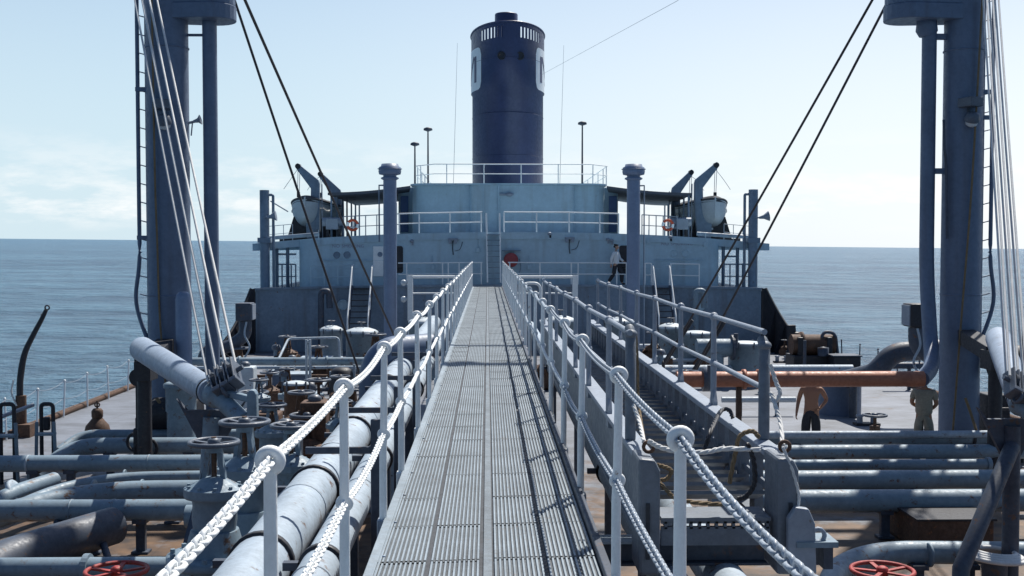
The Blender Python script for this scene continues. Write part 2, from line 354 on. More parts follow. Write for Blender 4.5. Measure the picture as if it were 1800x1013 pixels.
def sea_mat():
    m = bpy.data.materials.new('sea_water'); m.use_nodes = True
    t = m.node_tree; b = t.nodes['Principled BSDF']; n = t.nodes.new; l = t.links.new
    c = n('ShaderNodeTexCoord')
    def nz(sx, sy, sc, det):
        mp_ = n('ShaderNodeMapping'); mp_.inputs['Scale'].default_value = (sx, sy, 1); mp_.inputs['Rotation'].default_value = (0, 0, R(12)); l(c.outputs['Object'], mp_.inputs[0])
        q = n('ShaderNodeTexNoise'); q.inputs['Scale'].default_value = sc; q.inputs['Detail'].default_value = det; q.inputs['Roughness'].default_value = 0.62; l(mp_.outputs[0], q.inputs['Vector']); return q
    a = nz(0.75, 1.0, 0.06, 9); d = nz(0.7, 1.0, 0.5, 6); big = nz(0.35, 1.0, 0.012, 4)
    b1 = n('ShaderNodeBump'); b1.inputs['Strength'].default_value = 1.0; b1.inputs['Distance'].default_value = 9.0; l(a.outputs['Fac'], b1.inputs['Height'])
    b2 = n('ShaderNodeBump'); b2.inputs['Strength'].default_value = 0.8; b2.inputs['Distance'].default_value = 1.0; l(d.outputs['Fac'], b2.inputs['Height']); l(b1.outputs[0], b2.inputs['Normal'])
    l(b2.outputs[0], b.inputs['Normal'])
    r1 = n('ShaderNodeValToRGB'); e = r1.color_ramp.elements; e[0].position = 0.40; e[0].color = (0.018, 0.068, 0.132, 1); e[1].position = 0.60; e[1].color = (0.088, 0.200, 0.295, 1)
    mxw = n('ShaderNodeMix'); mxw.inputs[0].default_value = 0.45; l(a.outputs['Fac'], mxw.inputs[2]); l(d.outputs['Fac'], mxw.inputs[3])
    wv = n('ShaderNodeMath'); wv.operation = 'MULTIPLY_ADD'; wv.inputs[1].default_value = 0.5; l(big.outputs['Fac'], wv.inputs[0]); l(mxw.outputs[0], wv.inputs[2])
    wo = n('ShaderNodeMath'); wo.operation = 'SUBTRACT'; wo.inputs[1].default_value = 0.25; l(wv.outputs[0], wo.inputs[0])
    l(wo.outputs[0], r1.inputs[0]); l(r1.outputs[0], b.inputs['Base Color'])
    b.inputs['Roughness'].default_value = 0.3; b.inputs['IOR'].default_value = 1.33; b.inputs['Specular IOR Level'].default_value = 0.32
    return m
M['sea'] = sea_mat()

# ================================================================ SETTING: sea, deck
XC = 1.1                         # ship's centre line
mb = MB()
rs = [0, 40, 120, 300, 800, 2500, 8000, 25000, 60000]
vs = [(0, 0, 0)]; fs = []; NS = 96
for r_ in rs[1:]:
    for k in range(NS):
        q = 2 * math.pi * k / NS; vs.append((r_ * math.cos(q), r_ * math.sin(q), 0))
for k in range(NS): fs.append((0, 1 + k, 1 + (k + 1) % NS))
for i in range(len(rs) - 2):
    for k in range(NS):
        a = 1 + i * NS; b_ = a + NS; l_ = (k + 1) % NS
        fs.append((a + k, b_ + k, b_ + l_, a + l_))
mb.add(vs, fs)
sea = struct('sea', mb, M['sea'])
sea.location = (0, 0, -4.6); sea.rotation_euler = (R(0.185), R(0.573), 0)

mb = MB()
def edge(y):                     # half beam along the ship
    return 12.25 if y < 40 else 12.25 - 0.9 * ((y - 40) / 55) ** 2
ys = [-18 + 3 * i for i in range(39)]
for i in range(len(ys) - 1):
    a, b_ = ys[i], ys[i + 1]
    for x0, x1 in ((-1, 1),):
        mb.add([(XC - edge(a), a, 0), (XC + edge(a), a, 0), (XC + edge(b_), b_, 0), (XC - edge(b_), b_, 0)], [(0, 1, 2, 3)])
struct('ship_deck', mb, M['deck'])
mb = MB()
for sg in (-1, 1):
    for i in range(len(ys) - 1):
        a, b_ = ys[i], ys[i + 1]
        xa, xb = XC + sg * edge(a), XC + sg * edge(b_)
        mb.add([(xa, a, 0.02), (xb, b_, 0.02), (xb - sg * 0.4, b_, -6), (xa - sg * 0.4, a, -6)], [(0, 1, 2, 3) if sg > 0 else (3, 2, 1, 0)])
struct('ship_hull', mb, M['bulkhead'])
mb = MB()
for sg in (-1, 1):
    mb.tube([(XC + sg * (edge(y) - 0.06), y, 0.07) for y in ys if y < 48], 0.09, 8)
struct('deck_edge', mb, M['brown'])

# ================================================================ CATWALK
CW = 0.585; CZ = 2.75; CY1 = 47.0
cat = thing('catwalk', 'long raised metal walkway with ribbed plates leading to the deckhouse', 'catwalk', (0, 0, 0))
pitch = 2 * CW / 48; sk = 0.10
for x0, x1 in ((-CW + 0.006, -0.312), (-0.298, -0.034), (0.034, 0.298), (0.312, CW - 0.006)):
    nr = int(round((x1 - x0) / 0.0244)); pitch = (x1 - x0) / nr
    mb = MB(); y = -3.0; mb.mi = []
    while y < CY1:
        y1 = min(y + 0.745, CY1); jit = random.uniform(-0.002, 0.002); tl = random.uniform(-0.002, 0.002); gp = random.uniform(0.009, 0.017)
        prof = []
        for k in range(nr):
            xa = x0 + k * pitch
            prof += [(xa + 0.02 * pitch, 0), (xa + 0.10 * pitch, 0.011), (xa + 0.50 * pitch, 0.011), (xa + 0.58 * pitch, 0)]
        vs = []
        for yy, tt in ((y, -tl), (y1 - gp, tl)):
            for (xx, zz) in prof: vs.append((xx, yy + xx * sk, CZ + zz + jit + tt))
        n_ = len(prof)
        mb.add(vs, [(i, i + 1, n_ + i + 1, n_ + i) for i in range(n_ - 1)])
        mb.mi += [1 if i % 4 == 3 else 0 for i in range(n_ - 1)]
        y = y1
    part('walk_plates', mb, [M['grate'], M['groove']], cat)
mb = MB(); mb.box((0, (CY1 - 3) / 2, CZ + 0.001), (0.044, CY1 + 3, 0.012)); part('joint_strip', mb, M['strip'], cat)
mb = MB()
mb.box((0, (CY1 - 3) / 2, CZ - 0.012), (2 * CW - 0.01, CY1 + 3, 0.012))
part('under_plate', mb, M['gap'], cat)
mb = MB(); mb.box((-CW - 0.012, (CY1 - 3) / 2, CZ - 0.02), (0.05, CY1 + 3, 0.075)); mb.box((-CW + 0.022, (CY1 - 3) / 2, CZ + 0.013), (0.012, CY1 + 3, 0.006))
part('edge_bar', mb, M['grate'], cat, 0.006)
mb = MB(); mb.box((CW + 0.015, (CY1 - 3) / 2, CZ + 0.0), (0.045, CY1 + 3, 0.10))
part('edge_bar', mb, M['pipedark'], cat, 0.006)
mb = MB()
for sx in (-1, 1): mb.box((sx * 0.45, (CY1 - 3) / 2, CZ - 0.12), (0.09, CY1 + 3, 0.16))
part('girder', mb, M['pipedark'], cat)
yy = 1.5
while yy < CY1:
    mb = MB()
    for sx in (-1, 1):
        mb.bar((sx * 0.5, yy, 0), (sx * 0.5, yy, CZ - 0.2), 0.10, 0.10, (0, 1, 0))
    mb.bar((-0.6, yy, CZ - 0.24), (0.6, yy, CZ - 0.24), 0.1, 0.08); mb.bar((-0.5, yy, 0.3), (0.5, yy, CZ - 0.3), 0.06, 0.02)
    part('trestle', mb, M['pipedark'], cat)
    yy += 4.6
# rivets / clamps along the left bar
yy = 3.0
while yy < 22:
    mb = MB(); mb.sphere((-CW + 0.035, yy, CZ + 0.014), 0.011, (1, 1, 0.7), 8, 5); part('clamp_bolt', mb, M['pipelight'], cat); yy += 0.745

# railings: posts with an eye on top and one half way, white chain rove through
def chain_link(mb, a, b_, turn, wr=0.0063):
    a, b_ = Vector(a), Vector(b_); t = (b_ - a).normalized(); c = (a + b_) / 2
    u = t.cross(Vector((0, 0, 1))).normalized(); v = u.cross(t)
    d = u if turn else v
    hl = (b_ - a).length * 0.5 + 0.0095; hw = 0.0155
    pts = []
    for k in range(10):
        q = 2 * math.pi * k / 10
        ca, sa = math.cos(q), math.sin(q)
        ex = (hl - hw) * (1 if ca > 0.01 else -1 if ca < -0.01 else 0) + hw * ca
        pts.append(c + t * ex + d * (hw * sa))
    mb.tube(pts, wr, 6, True)
def chain(mb, pts_y, x, zf, y_link):
    # zf(i)->height at post i; sag between posts
    path = []
    for i in range(len(pts_y) - 1):
        ya, yb = pts_y[i], pts_y[i + 1]; n_ = max(6, int((yb - ya) / 0.0335))
        sag = 0.026 + 0.012 * math.sin(i * 2.3 + x * 9)
        for k in range(n_):
            t = k / n_
            path.append(Vector((x, ya + (yb - ya) * t, zf(i) * (1 - t) + zf(i + 1) * t - sag * 4 * t * (1 - t))))
    path.append(Vector((x, pts_y[-1], zf(len(pts_y) - 1))))
    far = []
    for i in range(len(path) - 1):
        if path[i].y < y_link: chain_link(mb, path[i], path[i + 1], i % 2)
        elif i % 6 == 0: far.append(path[i])
    far.append(path[-1])
    if len(far) > 2: mb.tube(far, [0.0165 + 0.0035 * (k % 2) for k in range(len(far))], 7)
POST_L = [-0.4, 1.47, 3.30, 5.0, 6.85, 8.3, 10.3, 12.3]
POST_R = [0.0, 1.82, 3.64, 5.46, 7.55, 9.25, 11.1, 13.0]
for lst in (POST_L, POST_R):
    while lst[-1] < CY1 - 1.5: lst.append(lst[-1] + 1.86)
    lst[-1] = CY1
RH = 1.03
for nm, X, lst, lab in (('left', -0.632, POST_L, 'white chain railing along the port edge of the catwalk beside the big pale pipes'), ('right', 0.622, POST_R, 'white chain railing along the catwalk edge nearest the stowed gangway ladder')):
    rl = thing('catwalk_railing', lab, 'railing', (X, 0, CZ), 'chain railings of the catwalk')
    tops = []
    for i, y in enumerate(lst):
        mb = MB(); lean = random.uniform(-0.012, 0.012) if y > 5 else 0
        zt = CZ + RH + (random.uniform(-0.01, 0.01) if y > 5 else 0)
        tops.append(zt)
        nn = 16 if y < 14 else 9
        mb.tube([(X, y, CZ - 0.2), (X, y, CZ + 0.42), (X + lean * .5, y, CZ + 0.56), (X + lean, y, zt - 0.03)], [0.024, 0.023, 0.022, 0.0195], nn)
        part('post', mb, M['white'], rl)
        for h, (Rr, rr) in ((zt, (0.0285, 0.0175)), (CZ + 0.52, (0.0265, 0.0135))):
            me = MB(); me.torus((X + lean * (1 if h > CZ + .6 else .5), y, h), (0, 1, 0.02), Rr, rr, 22 if y < 14 else 10, 12 if y < 14 else 6)
            part('eye', me, M['white'], rl.children[-1] if False else [c for c in rl.children][-1])
        if y > 1:
            me = MB(); me.box((X, y, CZ - 0.05), (0.07, 0.09, 0.11)); part('foot', me, M['white'] if y > 8 else M['stanch'], [c for c in rl.children][-1], 0.006)
    mb = MB(); chain(mb, lst, X, lambda i: tops[i], 12.0); part('top_chain', mb, M['white' if nm == 'left' else 'chaing'], rl)
    mb = MB(); chain(mb, lst, X, lambda i: CZ + 0.52, 9.0); part('middle_chain', mb, M['white' if nm == 'left' else 'chaing'], rl)

# ================================================================ LONGITUDINAL PIPES
def long_pipe(X, z, r, y0, y1, mat, label, seams=(), clamps=(), group=None, n=28):
    t = thing('cargo_pipe', label, 'pipe', (X, y0, z), group)
    mb = MB(); mb.tube([(X, y0 + (y1 - y0) * k / 24, z) for k in range(25)], r, n); part('barrel', mb, mat, t)
    for y in seams:
        mb = MB(); mb.lathe([(r + 0.001, -0.012), (r + 0.006, -0.008), (r + 0.007, 0.008), (r + 0.001, 0.012)], (X, y, z), n, Matrix.Rotation(R(90), 3, 'X')); part('weld_seam', mb, mat, t)
    for y in clamps:
        mb = MB()
        mb.lathe([(r, -0.03), (r + 0.02, -0.03), (r + 0.02, 0.03), (r, 0.03)], (X, y, z), n, Matrix.Rotation(R(90), 3, 'X'))
        part('clamp_band', mb, M['black'], t)
        mb = MB(); mb.box((X - r - 0.05, y, z + 0.01), (0.12, 0.06, 0.05)); mb.bar((X, y, z - r), (X, y, 0), 0.14, 0.1); part('pipe_support', mb, M['pipedark'], t)
    return t
long_pipe(-1.47, 4.4 - 2.06, 0.198, 1.0, 31, M['pipelight'], 'thick pale blue grey pipe running beside the catwalk, the larger of the pair', [4.2, 5.35, 5.75, 6.25, 8.9, 10.8, 13.2, 15.5, 18], [7.35, 9.6, 12.4, 16.5, 21])
long_pipe(-1.03, 4.4 - 1.98, 0.125, 1.0, 33, M['pipelight'], 'slimmer pale pipe between the thick pipe and the walkway', [4.8, 6.6, 9.1, 12.5], [7.0, 10.6, 15.8])
long_pipe(1.28, 2.05, 0.13, 0.5, 34, M['pipelight'], 'pale pipe under the gangway ladder nearest the catwalk', [5, 7.4, 9.7], [4.1, 11.8, 22])
long_pipe(1.66, 2.05, 0.15, 0.5, 30, M['pipelight'], 'pale pipe under the gangway ladder on the outboard side', [4.4, 6.6], [4.3, 12.0, 21])
# dark flat stanchions between pipes and walkway
for y, lab in ((8.1, 'nearest'), (10.1, 'second'), (12.6, 'third'), (15.4, 'fourth')):
    mb = MB(); mb.bar((-0.80, y, 0), (-0.80, y, 3.22 - 0.006 * y), 0.068, 0.05, (0, 1, 0))
    mb.bar((-0.80, y, 2.95), (-1.3, y, 2.95), 0.03, 0.05)
    solo('pipe_stanchion', mb, M['pipedark'], {'nearest': 'dark flat steel upright beside the walkway, nearest of the row', 'second': 'dark flat steel upright beside the walkway, second in the row', 'third': 'dark flat steel upright beside the walkway, third in the row', 'fourth': 'dark flat steel upright beside the walkway, farthest of the row'}[lab], 'stanchion', 'steel uprights beside the port pipes', 0.006)
# cross frame carrying pipes below the gangway ladder
t = thing('pipe_cradle', 'dark cross beams with pale flange tops under the gangway ladder end', 'pipe support', (1.5, 7.9, 0))
for yb in (7.9, 6.7):
    zb = 2.33 if yb > 7 else 2.22
    mb = MB(); mb.box((1.5, yb, zb - 0.06), (1.7, 0.03, 0.14)); mb.box((1.5, yb, zb - 0.14), (1.7, 0.16, 0.02)); part('beam', mb, M['pipedark'], t, 0.004)
    mb = MB(); mb.box((1.5, yb, zb + 0.02), (1.7, 0.2, 0.018)); part('flange_top', mb, M['pipelight'], t)
    for sx in (0.78, 2.2):
        mb = MB(); mb.bar((sx, yb, 0), (sx, yb, zb - .1), 0.12, 0.1, (0, 1, 0)); part('leg', mb, M['pipedark'], t)

# ================================================================ TRANSVERSE MANIFOLD PIPES
def cross_pipe(label, pts, r, mat='pipe', seams=(), group='cargo manifold pipes lying across the deck', bendr=0.5, legs=(), flanges=(), legmat='pipedark'):
    p = bend(pts, bendr, 8)
    t = thing('cargo_pipe', label, 'pipe', (pts[0][0], pts[0][1], 0), group)
    mb = MB(); mb.tube(p, r, 22); part('barrel', mb, M[mat], t)
    y, z = pts[-1][1], pts[-1][2]
    MX = Matrix.Rotation(R(90), 3, 'Y')
    for x in seams:
        mb = MB(); mb.lathe([(r, -0.015), (r + 0.007, -0.01), (r + 0.007, 0.01), (r, 0.015)], (x, y, z), 22, MX); part('weld_seam', mb, M[mat], t)
    for x in flanges:
        mb = MB(); mb.lathe([(r, -0.035), (r * 1.32, -0.035), (r * 1.32, 0.035), (r, 0.035)], (x, y, z), 22, MX, False); part('flange', mb, M[mat], t)
    for x in legs:
        mb = MB(); mb.bar((x, y, 0), (x, y, z - r * 0.9), 0.13, 0.09, (0, 1, 0)); mb.box((x, y, z - r * 0.95), (0.2, 0.22, 0.06)); mb.box((x, y, 0.02), (0.24, 0.2, 0.03)); part('leg', mb, M[legmat], t)
    return t
def HX(px, d): return WX(px, d, 0)
def atz(py, z): return (4.4 - z) * F / (py - VPY)        # depth at which height z shows on row py (on the centre line)
# port side (left)
zA = 0.62
d = atz(783, zA); cross_pipe('port manifold pipe bending down at its outboard end, farthest in', [(HX(100, d), d - 1.2, 0.25), (HX(128, d), d, zA), (HX(520, d), d, zA)], 0.155, seams=[HX(250, d)], legs=[HX(190, d), HX(330, d)])
d = atz(776, 0.55) + 0.9; cross_pipe('slim port manifold pipe just behind the bent one', [(HX(118, d), d - 0.6, 0.3), (HX(140, d), d, 0.55), (HX(520, d), d, 0.55)], 0.10)
d = atz(814, zA); cross_pipe('straight port manifold pipe with a pale ring, running out to the ship side', [(HX(-160, d), d, zA), (HX(520, d), d, zA)], 0.145, seams=[HX(258, d)], flanges=[], legs=[HX(55, d), HX(120, d), HX(300, d)])
mb = MB(); mb.lathe([(0.146, -0.02), (0.156, -0.02), (0.156, 0.02), (0.146, 0.02)], (HX(45, d), d, zA), 22, Matrix.Rotation(R(90), 3, 'Y')); part('ring', mb, M['pipelight'], [o for o in COL.objects if o.get('label', '').startswith('straight port manifold')][0])
d = atz(836, 0.5); cross_pipe('port manifold pipe sloping down outboard, behind the large one', [(HX(70, d), d - 3.0, 0.32), (HX(150, d), d - 0.2, 0.5), (HX(520, d), d, 0.5)], 0.10, bendr=1.2, seams=[HX(215, d)])
d = atz(862, 0.52); cross_pipe('large port manifold pipe curving toward the viewer at its end', [(HX(-20, d), d - 2.6, 0.3), (HX(118, d), d - 0.1, 0.52), (HX(520, d), d, 0.52)], 0.17, bendr=1.4, seams=[HX(160, d), HX(245, d)], legs=[HX(300, d)])
d = atz(897, 0.62); cross_pipe('thick straight port manifold pipe standing on legs over rusty deck', [(HX(-170, d), d, 0.62), (HX(520, d), d, 0.62)], 0.155, seams=[HX(195, d), HX(120, d)], legs=[HX(118, d), HX(159, d), HX(243, d)])
mb = MB(); d0 = d
t = thing('pipe_brace', 'slanting dark pipe braces under the thick straight port pipe', 'brace', (HX(180, d0), d0, 0), None)
for (xa, ya, xb, yb) in ((165, 905, 208, 1000), (100, 918, 135, 1000)):
    mb = MB(); a = W(xa, ya, d0 - 0.1); b_ = W(xb, yb - 10, d0 - 1.9); mb.tube([a, (b_.x, b_.y, 0.02)], 0.05, 10); part('strut', mb, M['pipedark'], t)
d = atz(950, 0.55); cross_pipe('big dark port pipe elbow dropping to the deck in the corner', [(HX(-60, d - 1.5), d - 2.2, 0.1), (HX(10, d), d - 0.9, 0.45), (HX(150, d), d + 1.0, 0.5)], 0.26, mat='pipedark', bendr=1.0)
d = atz(1000, 0.5); cross_pipe('port manifold pipe nearest the viewer at the foot of the picture', [(HX(-200, d), d, 0.5), (HX(420, d), d, 0.5)], 0.135, flanges=[HX(146, d)], legs=[HX(60, d), HX(300, d)])
# short outboard pieces
d = atz(862, 0.55); t = thing('valve_stub', 'pale bolted pipe stub beside the curved port pipe', 'pipe', (HX(25, d), d, 0)); mb = MB(); mb.tube(bend([(HX(-15, d), d - 0.6, 0.35), (HX(12, d), d, 0.5), (HX(48, d), d + 1.0, 0.52)], 0.5), 0.13, 18); part('barrel', mb, M['pipe'], t)
mb = MB(); mb.lathe([(0.13, -.03), (0.2, -.03), (0.2, .03), (0.13, .03)], (HX(16, d), d + 0.1, 0.52), 18, Matrix.Rotation(R(60), 3, 'Y')); part('flange', mb, M['pipelight'], t)
# starboard side (right)
def rp(py, z, r, x0, x1, lab, **k):
    d = atz(py, z); a = [(HX(x0, d), d, z), (HX(x1, d), d, z)]
    return cross_pipe(lab, a, r, **k), d
t, d = rp(768, 0.62, 0.075, 1250, 1990, 'thin rust-flecked starboard pipe on the far side of the manifold', mat='pipelight')
t, d = rp(775, 0.50, 0.13, 1250, 1990, 'starboard manifold pipe with rust spots, second from the far side', mat='pipe', legs=[HX(1400, atz(775, .5)), HX(1700, atz(775, .5))])
mb = MB(); mb.lathe([(0.13, -0.03), (0.15, -0.03), (0.15, 0.03), (0.13, 0.03)], (HX(1713, d), d, 0.5), 22, Matrix.Rotation(R(90), 3, 'Y')); part('clamp_band', mb, M['black'], t)
t, d = rp(799, 0.56, 0.135, 1250, 1990, 'starboard manifold pipe in the middle of the row, smooth pale top', mat='pipe', flanges=[HX(1765, atz(799, .56))], legs=[HX(1450, atz(799, .5))])
t, d = rp(822, 0.50, 0.095, 1250, 1745, 'thin starboard pipe ending in a blank flange', mat='pipe', flanges=[HX(1742, atz(822, .5))])
t, d = rp(849, 0.56, 0.158, 1250, 1990, 'large pale starboard pipe beside the nearest one of its row', mat='pipe', legs=[HX(1600, atz(849, .5))])
t, d = rp(887, 0.56, 0.172, 1250, 1990, 'large starboard pipe nearest in its row, dark underneath', mat='pipe', legs=[HX(1560, atz(887, .56)), HX(1640, atz(887, .56)), HX(1690, atz(887, .56))])
d = atz(985, 0.52); cross_pipe('starboard pipe near the picture foot, bending toward the viewer', [(HX(1330, d) , d - 2.6, 0.40), (HX(1455, d), d - 0.45, 0.50), (HX(1560, d), d + 0.15, 0.52), (HX(1990, d), d, 0.52)], 0.145, seams=[HX(1640, d)], flanges=[], bendr=1.2, legs=[HX(1620, d), HX(1710, d)])
# dark box structures under the pipes
d = atz(925, 0.3); t = thing('drip_tray', 'low dark steel box under the starboard pipes', 'drip tray', (HX(1660, d), d, 0)); mb = MB(); mb.box((HX(1655, d), d, 0.24), (1.1, 1.3, 0.46)); part('box', mb, M['brown'], t, 0.02); mb = MB(); mb.box((HX(1655, d), d, 0.485), (1.16, 1.36, 0.03)); part('rim', mb, M['black'], t)

# ================================================================ KING POSTS (two derrick masts abreast)
MD = 24.5
def kingpost(px0, px1, lab, ladder_px, side):
    x = HX((px0 + px1) / 2, MD); r = (px1 - px0) / 2 * MD / F
    t = thing('king_post', lab, 'mast', (x, MD, 0), None)
    mb = MB(); mb.tube([(x, MD, 0), (x, MD, 3), (x, MD, 9), (x, MD, 16), (x, MD, 21.5)], [r * 1.02, r * 1.02, r, r * 0.96, r * 0.9], 40); part('mast_tube', mb, M['mast'], t)
    mb = MB()
    for z in (3.35, 8.6): mb.lathe([(r * 1.02, z), (r * 1.02 + 0.012, z + 0.01), (r * 1.02 + 0.012, z + 0.03), (r * 1.02, z + 0.04)], (x, MD, 0), 40)
    part('weld_ring', mb, M['mast'], t)
    # ladder
    a, b_ = ladder_px
    xa, xb = HX(a, MD), HX(b_, MD)
    lb = MB()
    lb.tube(bezier([(xa, MD, 20), (xa, MD, 6.0), (xa - 0.0 * side, MD, 4.2), (xa - side * 0.08, MD, 3.2), (xb + side * .04, MD, 2.2)], 6), 0.045, 8)
    lo = part('ladder', lb, M['mast'], t)
    lb = MB(); lb.tube([(xb, MD, 20), (xb, MD, 2.2)], 0.03, 8); part('rail', lb, M['mast'], lo)
    z = 3.0
    while z < 12:
        lb = MB(); lb.tube([(xa, MD, z), (xb, MD, z - 0.05)], 0.014, 6); z += 0.395; part('rung', lb, M['mast'], lo)
    for z in (7.75, 7.2 if side < 0 else 4.6):
        lb = MB(); lb.box(((xa + xb) / 2, MD, z), (abs(xa - xb) + 0.08, 0.1, 0.09)); part('bracket', lb, M['mast'], lo)
    return t, x, r
mL, xL, rL = kingpost(262, 334, 'blue grey derrick mast on the port side, lit edge toward the catwalk', (246, 261), 1)
mR, xR, rR = kingpost(1655, 1722, 'blue grey derrick mast on the starboard side beside the orange pipe', (1740, 1724), -1)
# crosstree platforms
def crosstree(t, x, px_end, zlow, side):
    mb = MB(); xe = HX(px_end, MD)
    poly = []
    # tapered arm from the mast to a rounded plate
    w0, w1 = 0.36, 0.5
    n_ = 12
    top = [(x, MD - w0, zlow + 0.5)]
    arc = [(xe - side * 0.5 + side * 0.5 * math.sin(math.pi * k / n_), MD - w1 * math.cos(math.pi * k / n_)) for k in range(n_ + 1)]
    plan = [(x, MD - w0)] + arc + [(x, MD + w0)]
    if side < 0: plan = plan[::-1]
    mb.prism([(a, b_, zlow) for a, b_ in plan], (0, 0, 0.32))
    plan2 = [(x + (a - x) * 0.985, MD + (b_ - MD) * 0.93) for a, b_ in plan]
    mb.prism([(a, b_, zlow + 0.32) for a, b_ in plan2], (0, 0, 0.9))
    part('crosstree', mb, M['mast'], t, 0.02)
crosstree(mL, xL, 419, ZZ(38, MD, 400), 1)
crosstree(mR, xR, 1549, ZZ(38, MD, 1560), -1)
# vent pipes on the masts
mb = MB(); xv = HX(372.5, MD); mb.tube([(xv, MD, 0.0), (xv, MD, ZZ(30, MD, 372))], 0.153, 24); pv = part('vent_pipe', mb, M['mast'], mL)
mb = MB(); z = ZZ(62, MD, 350); mb.tube([(xL, MD, z), (xv, MD, z)], 0.03, 8); part('brace', mb, M['mast'], pv)
xv = HX(1628, MD); DP = 22.3
pts = [(xv, MD, ZZ(30, MD, 1628)), (xv, MD, ZZ(480, MD)), (HX(1637, MD - .4), MD - 0.4, ZZ(600, MD)), (HX(1641, MD - 1.2), MD - 1.2, ZZ(648, MD - 1.2)), (HX(1622, DP), DP, ZZ(669, DP))]
mb = MB(); mb.tube(bend(pts, 1.2, 12), 0.155, 24); pv = part('vent_pipe', mb, M['mast'], mR)
mb = MB()
mb.bar((xv, MD, ZZ(300, MD)), (xR, MD, ZZ(300, MD)), 0.12, 0.12); part('brace', mb, M['mast'], pv); mb = MB()
mb.bar((xv, MD, ZZ(62, MD)), (xR, MD, ZZ(62, MD)), 0.12, 0.12)
mb.lathe([(0.16, 0), (0.23, 0.12), (0.2, 0.4), (0.16, 0.45)], (xv - 0.06, MD, ZZ(62, MD)), 20)
part('brace', mb, M['mast'], pv)
mb = MB(); mb.tube(bezier([(HX(1650, MD - .2), MD - 0.35, ZZ(212, MD)), (HX(1652, MD - .2), MD - 0.35, ZZ(260, MD)), (HX(1651, MD), MD - 0.3, ZZ(300, MD)), (HX(1654, MD), MD - 0.3, ZZ(420, MD))]), 0.03, 8); part('cable_pipe', mb, M['pipedark'], mR)
# flood lights on the masts
def flood(px, py, d, lab, size=1.0):
    p = W(px, py, d)
    t = thing('flood_light', lab, 'flood light', (p.x, p.y, p.z - 0.4))
    mb = MB(); q = Vector(p); s_ = 0.2 * size
    mb.box((q.x, q.y, q.z), (0.34 * size, 0.4 * size, 0.2 * size), 0.35); part('housing', mb, M['block'], t, 0.02)
    mb = MB(); mb.bar((q.x, q.y + 0.1, q.z - 0.1), (q.x, q.y + 0.1, q.z - 0.34), 0.06, 0.06); mb.bar((q.x, q.y + .1, q.z - .2), (q.x + 0.05, MD - 0.3, q.z - .2), 0.06, 0.06); part('bracket', mb, M['pipedark'], t)
    mb = MB(); c = (q.x + 0.03, q.y - 0.03, q.z - 0.36)
    Mx = Matrix.Rotation(R(25), 3, 'X')
    mb.lathe([(0.05, 0.16), (0.13, 0.12), (0.16, 0.0), (0.15, -0.05)], c, 18, Mx); lo = part('lamp_hood', mb, M['block'], t)
    mb = MB(); mb.lathe([(0.145, -0.03), (0.12, -0.12), (0.06, -0.16), (0.0, -0.17)], c, 18, Mx); part('lamp_glass', mb, M['lamp'], lo)
flood(1706, 180, MD - 0.5, 'grey flood light with round glass lamp fixed on the starboard mast')
flood(286, 184, MD - 0.5, 'grey flood light with round lamp on the port mast behind white ropes')
# horn on the port mast
p = W(340, 214, MD); t = thing('horn', 'small grey horn sticking out of the port mast', 'horn', (p.x, p.y, p.z))
mb = MB(); mb.tube([(p.x - 0.2, MD, p.z - 0.05), (p.x + 0.02, MD, p.z)], 0.03, 8); mb.lathe([(0.03, 0), (0.05, 0.1), (0.11, 0.16)], (p.x, p.y, p.z), 14, Matrix.Rotation(R(75), 3, 'Y')); part('bell', mb, M['stanch'], t)
mb = MB(); mb.tube([(p.x - 0.02, MD, p.z - .02), (p.x - 0.05, MD, p.z - 0.3)], 0.015, 6); part('bracket', mb, M['stanch'], t)
# cross beams between the masts above the picture (their shadows fall across the walkway)
t = thing('mast_crossbeam', 'steel beams with lamps spanning between the two derrick masts overhead', 'beam', (xL, MD, 12))
for z, r_ in ((12.6, 0.11), (17.9, 0.17)):
    mb = MB(); mb.tube([(xL, MD, z), (xR, MD, z)], r_, 14); mb_o = part('beam', mb, M['mast'], t)
    for fx in (0.36, 0.62):
        mb = MB(); mb.lathe([(0.0, -0.4), (0.22, -0.36), (0.24, 0.2), (0.0, 0.28)], (xL + (xR - xL) * fx + (0.6 if z > 15 else 0), MD, z), 14); part('lamp', mb, M['block'], mb_o)
